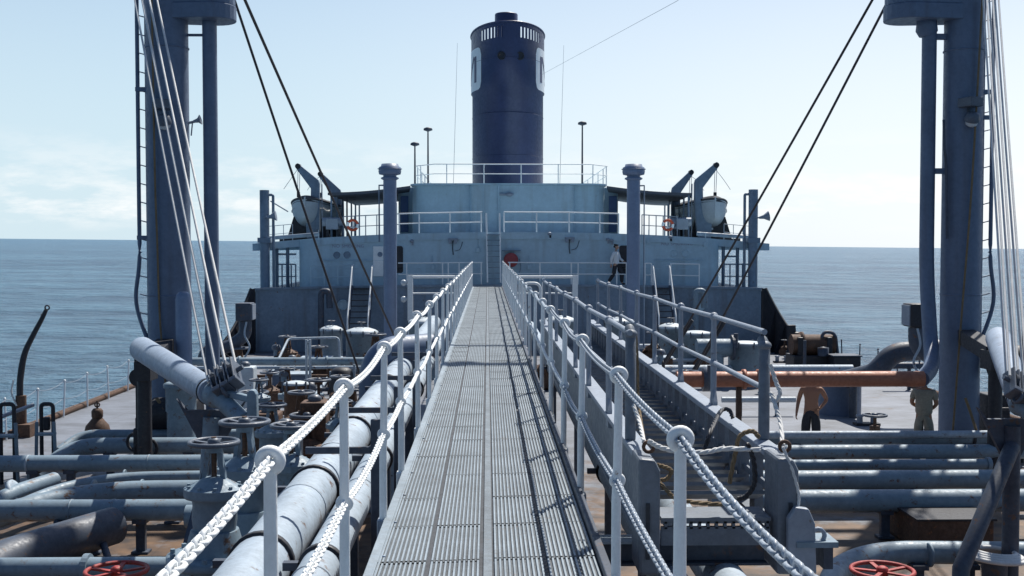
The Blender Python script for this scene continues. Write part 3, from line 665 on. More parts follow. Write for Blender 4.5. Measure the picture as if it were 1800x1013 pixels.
# ---- derrick booms lashed down, head in a crutch
def boom(lab, heel, head, d0, d1, r0, r1, side, post_px, lab2, fit, fall_top, lab4):
    a = W(heel[0], heel[1], d0); b_ = W(head[0], head[1], d1)
    t = thing('derrick_boom', lab, 'boom', (a.x, a.y, a.z))
    dirv = (b_ - a).normalized()
    mb = MB(); mb.tube([a - dirv * 0.06, a, a + (b_ - a) * 0.5, b_], [r0 * 0.9, r0, (r0 + r1) / 2 * 1.02, r1], 30); bm = part('spar', mb, M['boom'], t)
    # capped heel with its gooseneck
    mb = MB(); mb.box((a.x - side * 0.02, a.y + 0.15, a.z - r0 - 0.18), (0.3, 0.5, 0.36)); mb.tube([(a.x, a.y + 0.1, a.z - r0), (a.x, a.y + 0.1, 0.05)], 0.13, 14)
    mb.bar((a.x, a.y + .1, a.z - .3), (xL if side < 0 else xR, MD - 0.3, a.z - 0.2), 0.35, 0.3); part('gooseneck', mb, M['black'], t, 0.01)
    # bent boom-head fitting
    c0 = b_; c1 = W(*fit[0], d1 - 0.1); c2 = W(*fit[1], d1 - 0.45); pl = W(*fit[2], d1 - 0.5); u = Vector((dirv.x, dirv.y, 0)).normalized()
    mb = MB(); mb.tube(bend([c0 - dirv * 0.25, c0 + (c1 - c0) * .5, c1, c2], 0.16, 8), [r1 * 0.97] * 11 + [r1 * (0.95 - .3 * min(1, k / 8)) for k in range(9)], 26); part('boom_head', mb, M['pipe'], t)
    mb = MB(); mb.lathe([(r1 * 1.0, -0.025), (r1 * 1.08, -0.02), (r1 * 1.08, 0.02), (r1 * 1.0, 0.025)], c0 - dirv * 0.12, 26, dirv.to_track_quat('Z', 'Y').to_matrix()); part('band', mb, M['gap'], t)
    mb = MB(); mb.prism([(pl.x - .06, pl.y, pl.z - .18), (pl.x + .06, pl.y, pl.z - .18), (pl.x + .055, pl.y, pl.z + .12), (pl.x + .03, pl.y, pl.z + .17), (pl.x - .03, pl.y, pl.z + .17), (pl.x - .055, pl.y, pl.z + .12)], (0, 0.14, 0)); mb.bar(c2, (pl.x, pl.y + .07, pl.z - .12), .1, .1); mb.bar((pl.x, pl.y + .07, pl.z + .05), c1 + Vector((0, 0, .08)), .08, .08); part('end_plate', mb, M['pipe'], t, 0.02)
    # topping-lift tackle: a four-sheave block on the boom head, white falls up to the mast head
    bc = W(*fit[3], d1 - 0.1)
    top = W(fall_top[0], fall_top[1], 23.0)
    axis = (top - bc).normalized(); sdv = axis.cross(Vector((0, 1, 0))).normalized(); sdv = Vector((sdv.x, sdv.y, 0)).normalized() if sdv.length > 0 else Vector((1, 0, 0))
    sdv = (W(fit[3][0] + 14, fit[3][1] - 10 * (-side), d1 - .1) - bc).normalized(); sdv = (sdv - axis * sdv.dot(axis)).normalized()
    tk = thing('topping_lift', lab4, 'tackle', (bc.x, bc.y, bc.z))
    nrm = axis.cross(sdv).normalized()
    Mb = Matrix((sdv, nrm, axis)).transposed()
    for k in range(3):
        off = sdv * ((k - 1.0) * 0.115)
        mb = MB()
        prof = []
        cc = bc + off
        mb.box(cc + axis * 0.0, (0.022, 0.2, 0.32), 0, Mb); mb.box(cc + sdv * 0.07, (0.022, 0.2, 0.32), 0, Mb)
        mb.box(cc + sdv * 0.042 - axis * 0.17, (0.11, 0.2, 0.06), 0, Mb)
        bl = part('block', mb, M['block'], tk, 0.012)
        mb = MB(); mb.cyl(cc + sdv * 0.02, cc + sdv * 0.066, 0.105, None, 18); part('sheave', mb, M['gap'], bl)
    mb = MB()
    for k in range(6):
        s0 = bc + sdv * ((k - 2.5) * 0.066) + nrm * (0.06 * (1 if k % 2 else -1)); s1 = top + sdv * ((k - 2.5) * 0.066) + nrm * (0.08 * (1 if k % 2 else -1))
        pts = [s0 + (s1 - s0) * (i / 14) - Vector((0, 0, 0.10 * math.sin(math.pi * i / 14))) for i in range(15)]
        mb.tube(pts, 0.017, 7)
    part('fall_rope', mb, M['ropew'], tk)
    mb = MB(); mb.cyl(bc - sdv * 0.2, bc + sdv * 0.28, 0.03, None, 10); mb.torus(bc - axis * 0.2, sdv, 0.07, 0.022, 14, 8); mb.bar(bc - axis * 0.14, c1, 0.16, 0.1); part('shackle', mb, M['block'], tk)
    # crutch
    pp = W(post_px, 760, d1 + 0.1)
    ct = thing('boom_crutch', lab2, 'crutch', (pp.x, pp.y, 0))
    zt = c1.z - r1
    mb = MB(); mb.tube([(pp.x - (.16 if side < 0 else 0), pp.y, 0), (pp.x, pp.y, zt - 0.1)], 0.10, 18); part('post', mb, M['pipe'] if side < 0 else M['pipedark'], ct)
    mb = MB(); mb.prism([(pp.x - 0.42, pp.y, zt + 0.12), (pp.x - 0.1, pp.y, zt - 0.5), (pp.x + 0.1, pp.y, zt - 0.5), (pp.x + 0.42, pp.y, zt + 0.12), (pp.x + 0.3, pp.y, zt - 0.02), (pp.x - 0.3, pp.y, zt - 0.02)], (0, 0.08, 0)); part('saddle', mb, M['pipedark'], ct)
    mb = MB()
    if side < 0: mb.bar((pp.x - 0.02, pp.y, zt - 0.6), (pp.x - 0.25, pp.y - 1.4, 0), 0.08, 0.08)
    else:
        q = W(1705, 1000, d1 - 1.2); mb.tube([(pp.x - 0.02, pp.y - .05, zt - 0.35), (q.x - 0.1, q.y, q.z), (q.x - 0.16, q.y - 0.1, 0)], 0.095, 14)
    part('stay_leg', mb, M['pipedark'], ct)
    return t
boom('pale derrick boom lowered before the port mast, its head toward the walkway', (250, 614), (372, 690), 21.0, 13.6, 0.225, 0.155, -1, 372, 'grey post with saddle holding up the port boom head', ((386, 700), (428, 740), (442, 712), (392, 665)), (214, -220), 'white topping lift ropes rising from a block on the port boom')
boom('pale derrick boom lowered beside the starboard mast at the picture edge', (1755, 596), (1795, 706), 21.0, 13.6, 0.225, 0.155, 1, 1779, 'dark post with slanting leg holding up the starboard boom head', ((1797, 716), (1832, 742), (1846, 716), (1788, 676)), (1728, -220), 'white topping lift ropes above the starboard boom at the picture edge')

# ---- stays
def wire(lab, pts, r, mat='wire', name='mast_stay', cat='wire rope', group=None, sag=0.0, n=7):
    mb = MB(); pts = [Vector(p) for p in pts]
    if sag and len(pts) == 2: pts = [pts[0] + (pts[1] - pts[0]) * (i / 16) - Vector((0, 0, sag * math.sin(math.pi * i / 16))) for i in range(17)]
    mb.tube(pts, r, n); return solo(name, mb, M[mat], lab, cat, group)
wire('dark mast stay on the port side, the lower of two, ending at the big elbow', [W(399, -40, MD + 0.4), W(640, 680, 30.0)], 0.030, sag=0.05)
wire('dark mast stay on the port side, the upper of two, ending near the poop', [W(413, -40, MD + 0.4), W(692, 588, 42.0)], 0.036, sag=0.05)
wire('dark mast stay on the starboard side, left one of the pair', [W(1556, -40, MD + 0.4), W(1163, 648, 33.0)], 0.030, sag=0.05)
wire('dark mast stay on the starboard side, right one of the pair', [W(1572, -20, MD + 0.4), W(1212, 668, 31.0)], 0.030, sag=0.05)
def turnbuckle(px, py, d, lab, px2, py2):
    a = W(px, py, d); b_ = W(px2, py2, d - 0.2); t = thing('turnbuckle', lab, 'turnbuckle', a)
    mb = MB(); mb.tube([a, a + (b_ - a) * 0.1, a + (b_ - a) * 0.2, b_], [0.04, 0.075, 0.07, 0.075], 10); part('body', mb, M['black'], t)
    mb = MB(); mb.torus(a, (1, 0, 0), 0.1, 0.035, 12, 8); part('ring', mb, M['black'], t)
turnbuckle(1214, 662, 31, 'dark rigging screw on the right starboard stay', 1272, 566)
turnbuckle(1166, 642, 33, 'dark rigging screw on the left starboard stay', 1216, 562)
# hanging ropes on the masts
wire('thin tan rope hanging down the port mast', bezier([W(266, -30, 24.0), W(272, 300, 24.0), W(276, 420, 24.0), W(281, 560, 24.0), W(292, 690, 23.6), W(296, 770, 23.5)]), 0.022, 'ropeb', 'hanging_rope', 'rope')
wire('thin tan rope running down the starboard mast', bezier([W(1727, 0, 24.0), W(1708, 330, 24.0), W(1690, 560, 23.9), W(1675, 760, 23.6)]), 0.022, 'ropeb', 'hanging_rope', 'rope')
wire('frayed pale rope end hanging in the shade at the port mast foot', bezier([W(275, 700, 23.4), W(286, 716, 23.4), W(296, 735, 23.4), W(300, 768, 23.3)]), 0.035, 'ropeb', 'hanging_rope', 'rope')
wire('pale rope slanting across the foot of the starboard mast', bezier([W(1697, 700, 23.8), W(1706, 725, 23.8), W(1717, 760, 23.6)]), 0.03, 'ropeb', 'hanging_rope', 'rope')
wire('thin aerial wire crossing the upper sky near the starboard mast', [W(951, 132, 64.5), W(1098, 52, 40), W(1190, 2, 32), W(1240, -40, 28), W(1560, -215, MD)], 0.006, 'stanch', 'aerial_wire', 'wire')
# winch house and gear in shade at mast feet
p = W(300, 790, 24.2)
t = thing('winch', 'dark cargo winch in the shade at the foot of the port mast', 'winch', (p.x, 24.0, 0))
mb = MB(); mb.box((HX(262, 23.7), 23.75, 0.45), (0.5, 0.6, 0.9)); mb.box((HX(330, 23.7), 23.7, 0.5), (0.5, 0.6, 1.0)); part('frame', mb, M['black'], t, 0.03)
mb = MB(); mb.cyl((HX(268, 23.6), 23.6, 0.95), (HX(350, 23.6), 23.6, 0.95), 0.34, None, 20); part('drum', mb, M['black'], t)
mb = MB(); mb.lathe([(0.3, 0), (0.3, 0.45), (0.34, 0.47), (0.34, 0.55), (0.28, 0.58)], (HX(316, 23.0), 23.0, 1.1), 20); mb.tube([(HX(316, 23.0), 23.0, 0), (HX(316, 23.0), 23.0, 1.15)], 0.28, 16); part('gypsy_head', mb, M['pipe'], t)
# round sheave hanging below port boom heel
p = W(245, 663, 21.5); t = thing('snatch_block', 'black round cargo block hanging under the port boom heel', 'block', (p.x, p.y, 0))
mb = MB(); mb.cyl((p.x, p.y - 0.09, p.z), (p.x, p.y + 0.09, p.z), 0.17, None, 24); part('cheek', mb, M['black'], t)
mb = MB(); mb.bar((p.x, p.y, p.z - 0.1), (p.x, p.y, 0.1), 0.14, 0.1, (0, 1, 0)); mb.box((p.x + 0.02, p.y, 0.55), (0.24, 0.24, 0.9)); part('hanger', mb, M['black'], t, 0.03)
mb = MB(); mb.torus((p.x - 0.1, p.y, 0.72), (0.3, 1, 0), 0.16, 0.03, 16, 8); mb.torus((p.x + 0.12, p.y - .05, 0.6), (-0.3, 1, 0), 0.2, 0.03, 16, 8); part('rope_coil', mb, M['black'], t)
p = W(1700, 790, 24.2)
t = thing('winch', 'dark cargo winch behind the starboard mast foot', 'winch', (p.x, 25.5, 0))
mb = MB(); mb.box((xR + 0.8, 24.6, 0.6), (0.5, 0.6, 1.2)); part('frame', mb, M['black'], t, 0.03); mb = MB(); mb.box((xR + 1.7, 23.2, 0.9), (0.7, 0.5, 0.7)); part('gear_box', mb, M['black'], t, 0.03)
mb = MB(); mb.cyl((xR + 0.5, 24.0, 1.95), (xR + 1.25, 24.0, 1.95), 0.36, None, 20); part('drum', mb, M['black'], t)
mb = MB(); mb.tube([(xR + 0.65, 22.9, 0), (xR + 0.65, 22.9, 2.7)], 0.045, 8); mb.tube([(xR + 0.2, 22.9, 1.1), (xR + 1.0, 22.9, 1.1)], 0.03, 8); mb.tube([(xR + 0.2, 22.9, 1.6), (xR + 1.0, 22.9, 1.6)], 0.06, 8); part('control_stand', mb, M['black'], t)

xq = HX(322, 23.9); zq = ZZ(512, 23.9); mb = MB(); mb.lathe([(0.165, 0), (0.165, zq - .16), (.14, zq - .06), (.08, zq - .01), (0, zq)], (xq, 23.9, 0), 26)
solo('domed_vent', mb, M['ventp'], 'round topped pale vent trunk standing against the port mast', 'ventilator')
# ================================================================ ORANGE PIPE
d = 22.3; zo = ZZ(668, d)
t = thing('orange_pipe', 'orange brown pipe with two flanges passing at head height by the starboard mast', 'pipe', (4.1, d, 0))
mb = MB(); mb.tube([(HX(1190, d), d, zo), (HX(1400, d), d, zo), (HX(1625, d), d, zo)], 0.155, 26); part('barrel', mb, M['orange'], t)
for px in (1309, 1335):
    mb = MB(); mb.lathe([(0.155, -0.035), (0.2, -0.03), (0.2, 0.03), (0.155, 0.035)], (HX(px, d), d, zo), 26, Matrix.Rotation(R(90), 3, 'Y')); part('flange', mb, M['orange'], t)
for px in (1300,):
    mb = MB(); mb.bar((HX(px, d), d, 0), (HX(px, d), d, zo - 0.15), 0.1, 0.1, (0, 1, 0)); part('support', mb, M['brown'], t)
mb = MB(); mb.lathe([(0.155, -0.1), (0.24, -0.1), (0.24, 0.1), (0.155, 0.1)], (HX(1245, d), d, zo), 22, Matrix.Rotation(R(90), 3, 'Y')); mb.tube([(HX(1245, d), d - 0.2, zo), (HX(1245, d), d - 0.2, zo + 0.3)], 0.05, 10); part('valve', mb, M['block'], t)

# ================================================================ POOP: bulkhead, deckhouse, funnel
PD = 48.0; PZ = 2.75
def camber(x, k=0.46): return k * (abs(x - XC) / 10.8) ** 2.2
xl, xr_ = HX(449, PD), HX(1338, PD)
t = thing('poop_bulkhead', 'dark streaked steel bulkhead below the deckhouse rail', 'bulkhead', (XC, PD, 0))
mb = MB()
mb.grid(lambda u, v: (xl + (xr_ - xl) * u, PD, v * (PZ - camber(xl + (xr_ - xl) * u, 0.15))), 24, 1, False)
part('plating', mb, M['bulkhead'], t)
mb = MB()
mb.grid(lambda u, v: (xl - 0.05 + (xr_ - xl + 0.1) * u, PD - 0.06 + v * 42, PZ - camber(xl + (xr_ - xl) * u, 0.15) + 0.0), 24, 1, True)
part('poop_plating', mb, M['bulkhead'], t)
mb = MB(); n_ = 24
for i in range(n_):
    xa = xl - .05 + (xr_ - xl + .1) * i / n_; xb = xl - .05 + (xr_ - xl + .1) * (i + 1) / n_
    mb.bar((xa, PD - 0.05, PZ - camber(xa, .15) + 0.03), (xb, PD - 0.05, PZ - camber(xb, .15) + 0.03), 0.1, 0.09)
part('deck_lip', mb, M['bulkhead'], t)
for k in range(1, 12):
    x = xl + (xr_ - xl) * k / 12 + random.uniform(-.15, .15); mb = MB(); mb.box((x, PD - .004, 1.3), (.025, .016, 2.4)); part('plate_seam', mb, M['bulkhead'], t)
for nm, px, py in (('l', 603, 536), ('r', 1229, 540)):
    p = W(px, py, PD)
    mb = MB(); mb.cyl((p.x, PD - 0.03, p.z), (p.x, PD + 0.02, p.z), 0.2, None, 20); mb.torus((p.x, PD - 0.03, p.z), (0, 1, 0), 0.2, 0.03, 20, 8); part('port_light', mb, M['house'], t)
for side, xw in ((-1, xl), (1, xr_)):
    x1 = XC + side * 12.0
    cv = [(xw + side * .15 + (x1 - xw - side * .15) * f, PD - .2 - 2.8 * f, .3 + (PZ - .4) * (1 - f) ** 1.75) for f in [k / 10 for k in range(11)]]
    mb = MB(); mb.prism([(xw, PD - 0.1, PZ - 0.1), (xw, PD - 0.1, 0), (x1, PD - 3.0, 0)] + cv[::-1], (0, 0.05, 0)); bw = part('bulwark_wing', mb, M['black'], t)
    mb = MB(); mb.tube(cv, 0.06, 8); part('cap_rail', mb, M['black'], bw)
    for f in (2, 4, 6, 8):
        q = cv[f]; mb = MB(); mb.prism([(q[0] - side * .5, q[1] - .25, 0), (q[0], q[1] - .02, 0), (q[0], q[1] - .02, q[2] - .1)], (0, 0.03, 0)); part('bracket', mb, M['black'], bw)
    mb = MB(); mb.add([(xw, PD, PZ - .2), (xw, PD + 40, PZ - .2), (x1, PD + 40, -0.0), (x1, PD, 0.0)], [(0, 1, 2, 3)]); part('side_plating', mb, M['bulkhead'], t)
# bent vent pipes against the bulkhead
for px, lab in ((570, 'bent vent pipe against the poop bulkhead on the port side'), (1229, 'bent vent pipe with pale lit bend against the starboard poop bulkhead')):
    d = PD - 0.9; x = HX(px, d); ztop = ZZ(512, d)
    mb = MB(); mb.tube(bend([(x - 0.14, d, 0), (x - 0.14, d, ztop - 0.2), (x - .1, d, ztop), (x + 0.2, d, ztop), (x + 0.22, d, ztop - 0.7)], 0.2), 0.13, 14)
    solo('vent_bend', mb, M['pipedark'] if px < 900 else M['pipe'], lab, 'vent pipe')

# --- deckhouse
house = thing('deckhouse', 'pale blue grey after deckhouse of two tiers with rounded corners', 'deckhouse', (XC, 50, PZ))
HD = 48.7; hx0, hx1 = HX(522, HD), HX(1268, HD)
BZ = ZZ(409, HD) + 0.02         # boat deck at the centre line
def front_path(x0, x1, y0, rr, yb, n=6):
    p = [(x0, yb)] + [(x0 + rr - rr * math.cos(R(90) * k / n), y0 + rr - rr * math.sin(R(90) * k / n)) for k in range(n + 1)]
    xs = 22
    p += [(x0 + rr + (x1 - x0 - 2 * rr) * k / xs, y0) for k in range(1, xs)]
    p += [(x1 - rr + rr * math.sin(R(90) * k / n), y0 + rr - rr * math.cos(R(90) * k / n)) for k in range(n + 1)] + [(x1, yb)]
    return p
def wall(path, z0, zf, sm=True):
    mb = MB(); n_ = len(path)
    vs = [(x, y, z0) for x, y in path] + [(x, y, zf(x)) for x, y in path]
    mb.add(vs, [(i, i + 1, n_ + i + 1, n_ + i) for i in range(n_ - 1)], False)
    for k in range(len(mb.sm)): mb.sm[k] = True
    return mb
fp = front_path(hx0, hx1, HD, 0.7, 86)
wl = part('lower_wall', wall(fp, PZ - 0.3, lambda x: BZ - camber(x) - 0.02), M['house'], house)
mb = MB()
for z in (PZ + 0.72,):
    n_ = 30
    for i in range(n_):
        xa = hx0 + .7 + (hx1 - hx0 - 1.4) * i / n_; xb = hx0 + .7 + (hx1 - hx0 - 1.4) * (i + 1) / n_
        mb.bar((xa, HD - 0.004, z), (xb, HD - 0.004, z), 0.012, 0.03)
part('plate_seam', mb, M['house'], wl)
for k in range(1, 9):
    x = hx0 + .7 + (hx1 - hx0 - 1.4) * k / 9 + random.uniform(-.2, .2); mb = MB(); mb.box((x, HD - .003, (PZ + BZ) / 2 - .2), (.02, .012, BZ - PZ - .4)); part('plate_seam', mb, M['house'], wl)
mb = MB(); mb.tube([(hx0 + .8, HD - .06, PZ + 1.08), (HX(690, HD), HD - .06, PZ + 1.08)], .018, 6); part('storm_rail', mb, M['house'], wl)
mb = MB(); mb.tube([(HX(1150, HD), HD - .06, PZ + 1.08), (hx1 - .8, HD - .06, PZ + 1.08)], .018, 6); part('storm_rail', mb, M['house'], wl)
for px, py in ((560, 425), (760, 470), (930, 470), (1140, 425), (1240, 430), (840, 440)):
    p = W(px, py, HD); mb = MB(); mb.box((p.x, HD - .05, p.z), (.16, .1, .2)); mb.tube([(p.x, HD - .03, p.z), (p.x, HD - .03, p.z + .5)], .02, 6); part('junction_box', mb, M['house'], wl, .01)
# boat deck slab with cambered, overhanging sides
ox0, ox1 = HX(451, 50), HX(1344, 50)
SY = 49.2
def slab_y(x):
    a = abs(x - XC); return SY if a > 8.8 else HD - 0.06
def boat_top(u, v):
    x = ox0 + (ox1 - ox0) * u; return (x, slab_y(x) + v * (80 - slab_y(x)), BZ - camber(x))
mb = MB(); mb.grid(boat_top, 40, 2, True)
mb.grid(lambda u, v: (lambda q: (q[0], q[1], q[2] - 0.30))(boat_top(u, 1 - v)), 40, 2, True)
mb.grid(lambda u, v: (lambda q: (q[0], q[1], q[2] - 0.30 * (1 - v)))(boat_top(u, 0)), 40, 1, False)
for u in (0, 1): mb.grid(lambda p_, q_: (lambda q: (q[0], q[1], q[2] - 0.30 * q_))(boat_top(u, p_)), 2, 1, False)
part('boat_deck', mb, M['house'], house)
# portholes
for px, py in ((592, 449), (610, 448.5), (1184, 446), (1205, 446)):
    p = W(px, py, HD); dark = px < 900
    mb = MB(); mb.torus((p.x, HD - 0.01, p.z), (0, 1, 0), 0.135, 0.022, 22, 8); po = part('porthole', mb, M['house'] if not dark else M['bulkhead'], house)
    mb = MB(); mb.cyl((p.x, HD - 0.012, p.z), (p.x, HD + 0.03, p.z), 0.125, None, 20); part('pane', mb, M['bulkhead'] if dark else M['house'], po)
    mb = MB(); mb.torus((p.x, HD - 0.02, p.z + 0.02), (0, 1, 0), 0.16, 0.012, 12, 6, 0, 3.14); part('rain_brow', mb, M['house'], po)
# doorways and an open white door
def doorway(pxc, pyt, pyb, wpx, nm):
    a = W(pxc - wpx / 2, pyt, HD); b_ = W(pxc + wpx / 2, pyb, HD); xc, wd = (a.x + b_.x) / 2, b_.x - a.x; h = a.z - b_.z; zc = (a.z + b_.z) / 2
    def rr(w2, h2, r=0.12, n=5):
        o = []
        for cx, cz, a0 in ((w2 - r, h2 - r, 0), (-w2 + r, h2 - r, 90), (-w2 + r, -h2 + r, 180), (w2 - r, -h2 + r, 270)):
            o += [(xc + cx + r * math.cos(R(a0 + 90 * k / n)), zc + cz + r * math.sin(R(a0 + 90 * k / n))) for k in range(n + 1)]
        return o
    o = rr(wd / 2, h / 2)
    mb = MB(); mb.prism([(x, HD - 0.010, z) for x, z in o], (0, 0.006, 0)); dw = part('doorway', mb, M['black'], house, label='dark open doorway')
    mb = MB(); mb.tube([(x, HD - 0.012, z) for x, z in o], 0.022, 6, True); part('coaming', mb, M['house'], dw)
doorway(702, 432, 481, 15, 'l'); doorway(1097, 431, 483, 19, 'r')
a = W(656, 433, HD); b_ = W(674, 486, HD)
mb = MB(); mb.box(((a.x + b_.x) / 2, HD - 0.05, (a.z + b_.z) / 2), (b_.x - a.x, 0.05, a.z - b_.z)); do = part('door', mb, M['farwhite'], house, 0.02, 'white door swung open flat against the wall')
mb = MB(); mb.torus(((a.x + b_.x) / 2 + 0.08, HD - 0.085, a.z - 0.35), (0, 1, 0), 0.09, 0.02, 16, 8); mb.cyl(((a.x + b_.x) / 2 + 0.08, HD - 0.09, a.z - 0.35), ((a.x + b_.x) / 2 + 0.08, HD - 0.076, a.z - 0.35), 0.085, None, 16); part('door_port', mb, M['bulkhead'], do)
# small fittings on the front
def fitting(px, py, nm='deck_light'):
    p = W(px, py, HD); mb = MB()
    mb.box((p.x, HD - 0.09, p.z), (0.42, 0.14, 0.1)); mb.box((p.x - .12, HD - 0.12, p.z - 0.1), (0.12, 0.14, 0.16)); mb.box((p.x + .12, HD - 0.12, p.z - 0.1), (0.12, 0.14, 0.16)); part(nm, mb, M['stanch'], house, 0.02)
    mb2 = MB(); mb2.tube(bezier([(p.x, HD - 0.03, p.z - .05), (p.x - 0.01, HD - 0.04, p.z - .4), (p.x + 0.02, HD - 0.03, p.z - 0.66)]), 0.022, 6); mb2.tube(bezier([(p.x + .08, HD - 0.03, p.z - .5), (p.x + 0.3, HD - 0.03, p.z - .42), (p.x + 0.42, HD - 0.02, p.z - .1)]), 0.012, 6); part('cable', mb2, M['pipedark'], house)
fitting(796, 421); fitting(1001, 419)
for px, py in ((966, 411), (1068, 421), (1075, 423), (724, 424), (1178, 417)):
    p = W(px, py, HD); mb = MB(); mb.sphere((p.x, HD - 0.06, p.z), 0.09, (1, 1, 0.8), 10, 6); mb.box((p.x + .03, HD - 0.03, p.z - 0.12), (0.08, 0.06, 0.12)); part('junction_box', mb, M['stanch'], house)
# faded lettering over the portholes
def lettering(px, py, hpx, name='lettering'):
    p = W(px, py, HD); cu = bpy.data.curves.new('lettering', 'FONT'); cu.body = 'NO SMOKING'; cu.align_x = 'CENTER'; cu.align_y = 'CENTER'
    cu.size = hpx * HD / F * 1.35; cu.extrude = 0.003; cu.space_character = 1.12
    o = bpy.data.objects.new(name, cu); COL.objects.link(o); me = bpy.data.meshes.new_from_object(o.evaluated_get(bpy.context.evaluated_depsgraph_get()))
    bpy.data.objects.remove(o)
    o = bpy.data.objects.new(name, me); COL.objects.link(o); me.materials.clear(); me.materials.append(M['letter']); o.parent = house
    bx = house['_b']; o.location = (p.x - bx[0], HD - 0.006 - bx[1], p.z - bx[2]); o.rotation_euler = (R(90), 0, 0)
lettering(612, 433, 6.0); lettering(1190, 429, 6.0)
# second tier: rounded house, a prouder middle bay, recessed wings
D2 = 52.3; RZ = ZZ(326, D2)
def tier(px0, px1, d, rr, nm, z1=RZ, yb=70, mat='house'):
    p = front_path(HX(px0, d), HX(px1, d), d, rr, yb); o = part(nm, wall(p, BZ - 0.6, lambda x: z1), M[mat], house); return o
tier(700, 1087, 56.0, 0.3, 'recessed_wing', ZZ(332, 56), 72)
tier(723, 1066, D2, 1.0, 'upper_wall')
mbay = front_path(HX(826, D2 - .7), HX(900, D2 - .7), D2 - 0.7, 0.15, D2 + .4)
tier(826, 1010, D2 - 0.35, 0.25, 'middle_bay', RZ - 0.01, D2 + .6)
mb = MB(); x = HX(877, D2 - .5); mb.tube([(x, D2 - 0.42, BZ - .2), (x, D2 - 0.42, RZ)], 0.04, 10); part('drain_pipe', mb, M['house'], house)
mb = MB(); x = HX(850, D2 - .5); mb.box((x, D2 - 0.37, (BZ + RZ) / 2), (0.03, 0.05, RZ - BZ)); part('drain_pipe', mb, M['house'], house)
p2 = front_path(HX(722, D2) - .04, HX(1067, D2) + .04, D2 - 0.42, 1.0, 72)
mb = MB(); mb.prism([(x, y, RZ) for x, y in p2], (0, 0, 0.07)); part('roof', mb, M['house'], house)
p3 = front_path(HX(699, 56), HX(1088, 56), 55.9, 0.3, 73)
mb = MB(); mb.prism([(x, y, ZZ(332, 56)) for x, y in p3], (0, 0, 0.06)); part('roof', mb, M['house'], house)
for px in (711, 1077):
    a = W(px - 7, 345, 56); b_ = W(px + 7, 408, 56); mb = MB(); mb.box(((a.x + b_.x) / 2, 55.97, (a.z + b_.z) / 2), (b_.x - a.x, 0.06, a.z - b_.z)); part('door', mb, M['blue'], house, 0.03, 'blue door in the recessed wing')
p = W(895, 343, D2); mb = MB(); mb.sphere((p.x, D2 - 0.5, p.z), 0.12, (1.6, 1, .8), 10, 6); mb.box((p.x - .2, D2 - 0.42, p.z), (0.5, 0.1, 0.08)); part('deck_light', mb, M['stanch'], house)
# pillars under the overhanging boat deck
for px in (487, 506, 1271, 1296):
    x = HX(px, 49.6); mb = MB(); mb.tube([(x, 49.6, PZ - .2), (x, 49.6, BZ - camber(x) - 0.25)], 0.075, 10); part('pillar', mb, M['bulkhead'], house)
mb = MB(); mb.bar((HX(488, 49.6), 49.6, ZZ(447, 49.6)), (HX(521, 49.6), 49.6, ZZ(447, 49.6)), 0.05, 0.08); part('brace', mb, M['bulkhead'], house)
mb = MB(); mb.bar((HX(1272, 49.6), 49.6, ZZ(451, 49.6)), (HX(1296, 49.6), 49.6, ZZ(451, 49.6)), 0.05, 0.08); part('brace', mb, M['bulkhead'], house)

# --- funnel
FD = 65.5; fx = HX(892.5, FD); fa = 63.6 * FD / F; fb = 3.55; fz0 = RZ; fzt = ZZ(66, FD)
fun = thing('funnel', 'tall dark navy oval funnel with white letter panels and slotted top', 'funnel', (fx, FD, fz0))
def ell(q, k=1.0): return (fx + fa * k * math.sin(q), FD - fb * k * math.cos(q))
def ftop(q): return fzt + 0.22 * math.cos(q)
zs = ZZ(168, FD); NF = 72
mb = MB()
slots = set(); 
def is_slot(i):
    q = 360.0 * (i + 0.5) / NF
    return False
ring = lambda z, k, top=False: [(*ell(2 * math.pi * i / NF, k), (z + 0.22 * math.cos(2 * math.pi * i / NF)) if top else z) for i in range(NF)]
rows = [ring(fz0, 0.972), ring(zs, 0.972), ring(zs + 0.02, 1.0), ring(fzt - 0.82, 1.0, True)]
vs = sum(rows, []); fs = []
for j in range(3):
    for i in range(NF): fs.append((j * NF + i, j * NF + (i + 1) % NF, (j + 1) * NF + (i + 1) % NF, (j + 1) * NF + i))
mb.add(vs, fs, True)
part('casing', mb, M['funnel'], fun)
for z in (fz0 + 2.2, fz0 + 4.5, zs + 1.6):
    k = 0.975 if z < zs else 1.003; mb = MB(); mb.tube([(*ell(2 * math.pi * i / NF, k), z) for i in range(NF)], 0.012, 5, True); part('plate_seam', mb, M['funnel'], fun)
# slotted crown: uprights and a rim ring
mb = MB(); NSL = 62
for i in range(NSL):
    q = 2 * math.pi * (i + 0.5) / NSL; q1 = 2 * math.pi * (i + 0.5 + 0.56) / NSL
    solid = abs(math.sin(q)) > 0.80 or abs(math.degrees(math.atan2(math.sin(q), math.cos(q)))) < 12
    if solid: q1 = 2 * math.pi * (i + 1.55) / NSL
    a, b_ = ell(q), ell(q1)
    za = fzt + 0.22 * math.cos(q)
    mb.prism([(*a, za - 0.83), (*b_, za - 0.83), (*b_, za - 0.2), (*a, za - 0.2)], ((fx - a[0]) * 0.02, (FD - a[1]) * 0.02, 0))
part('crown_bars', mb, M['funnel'], fun)
mb = MB()
v0, v1, v2, v3 = ring(fzt - 0.22, 1.0, True), ring(fzt, 1.0, True), ring(fzt, 0.96, True), ring(fzt - 0.22, 0.96, True)
vs = v0 + v1 + v2 + v3; fs = []
for j in range(4):
    for i in range(NF): fs.append((j * NF + i, j * NF + (i + 1) % NF, ((j + 1) % 4) * NF + (i + 1) % NF, ((j + 1) % 4) * NF + i))
mb.add(vs, fs, False); part('rim', mb, M['funnel'], fun)
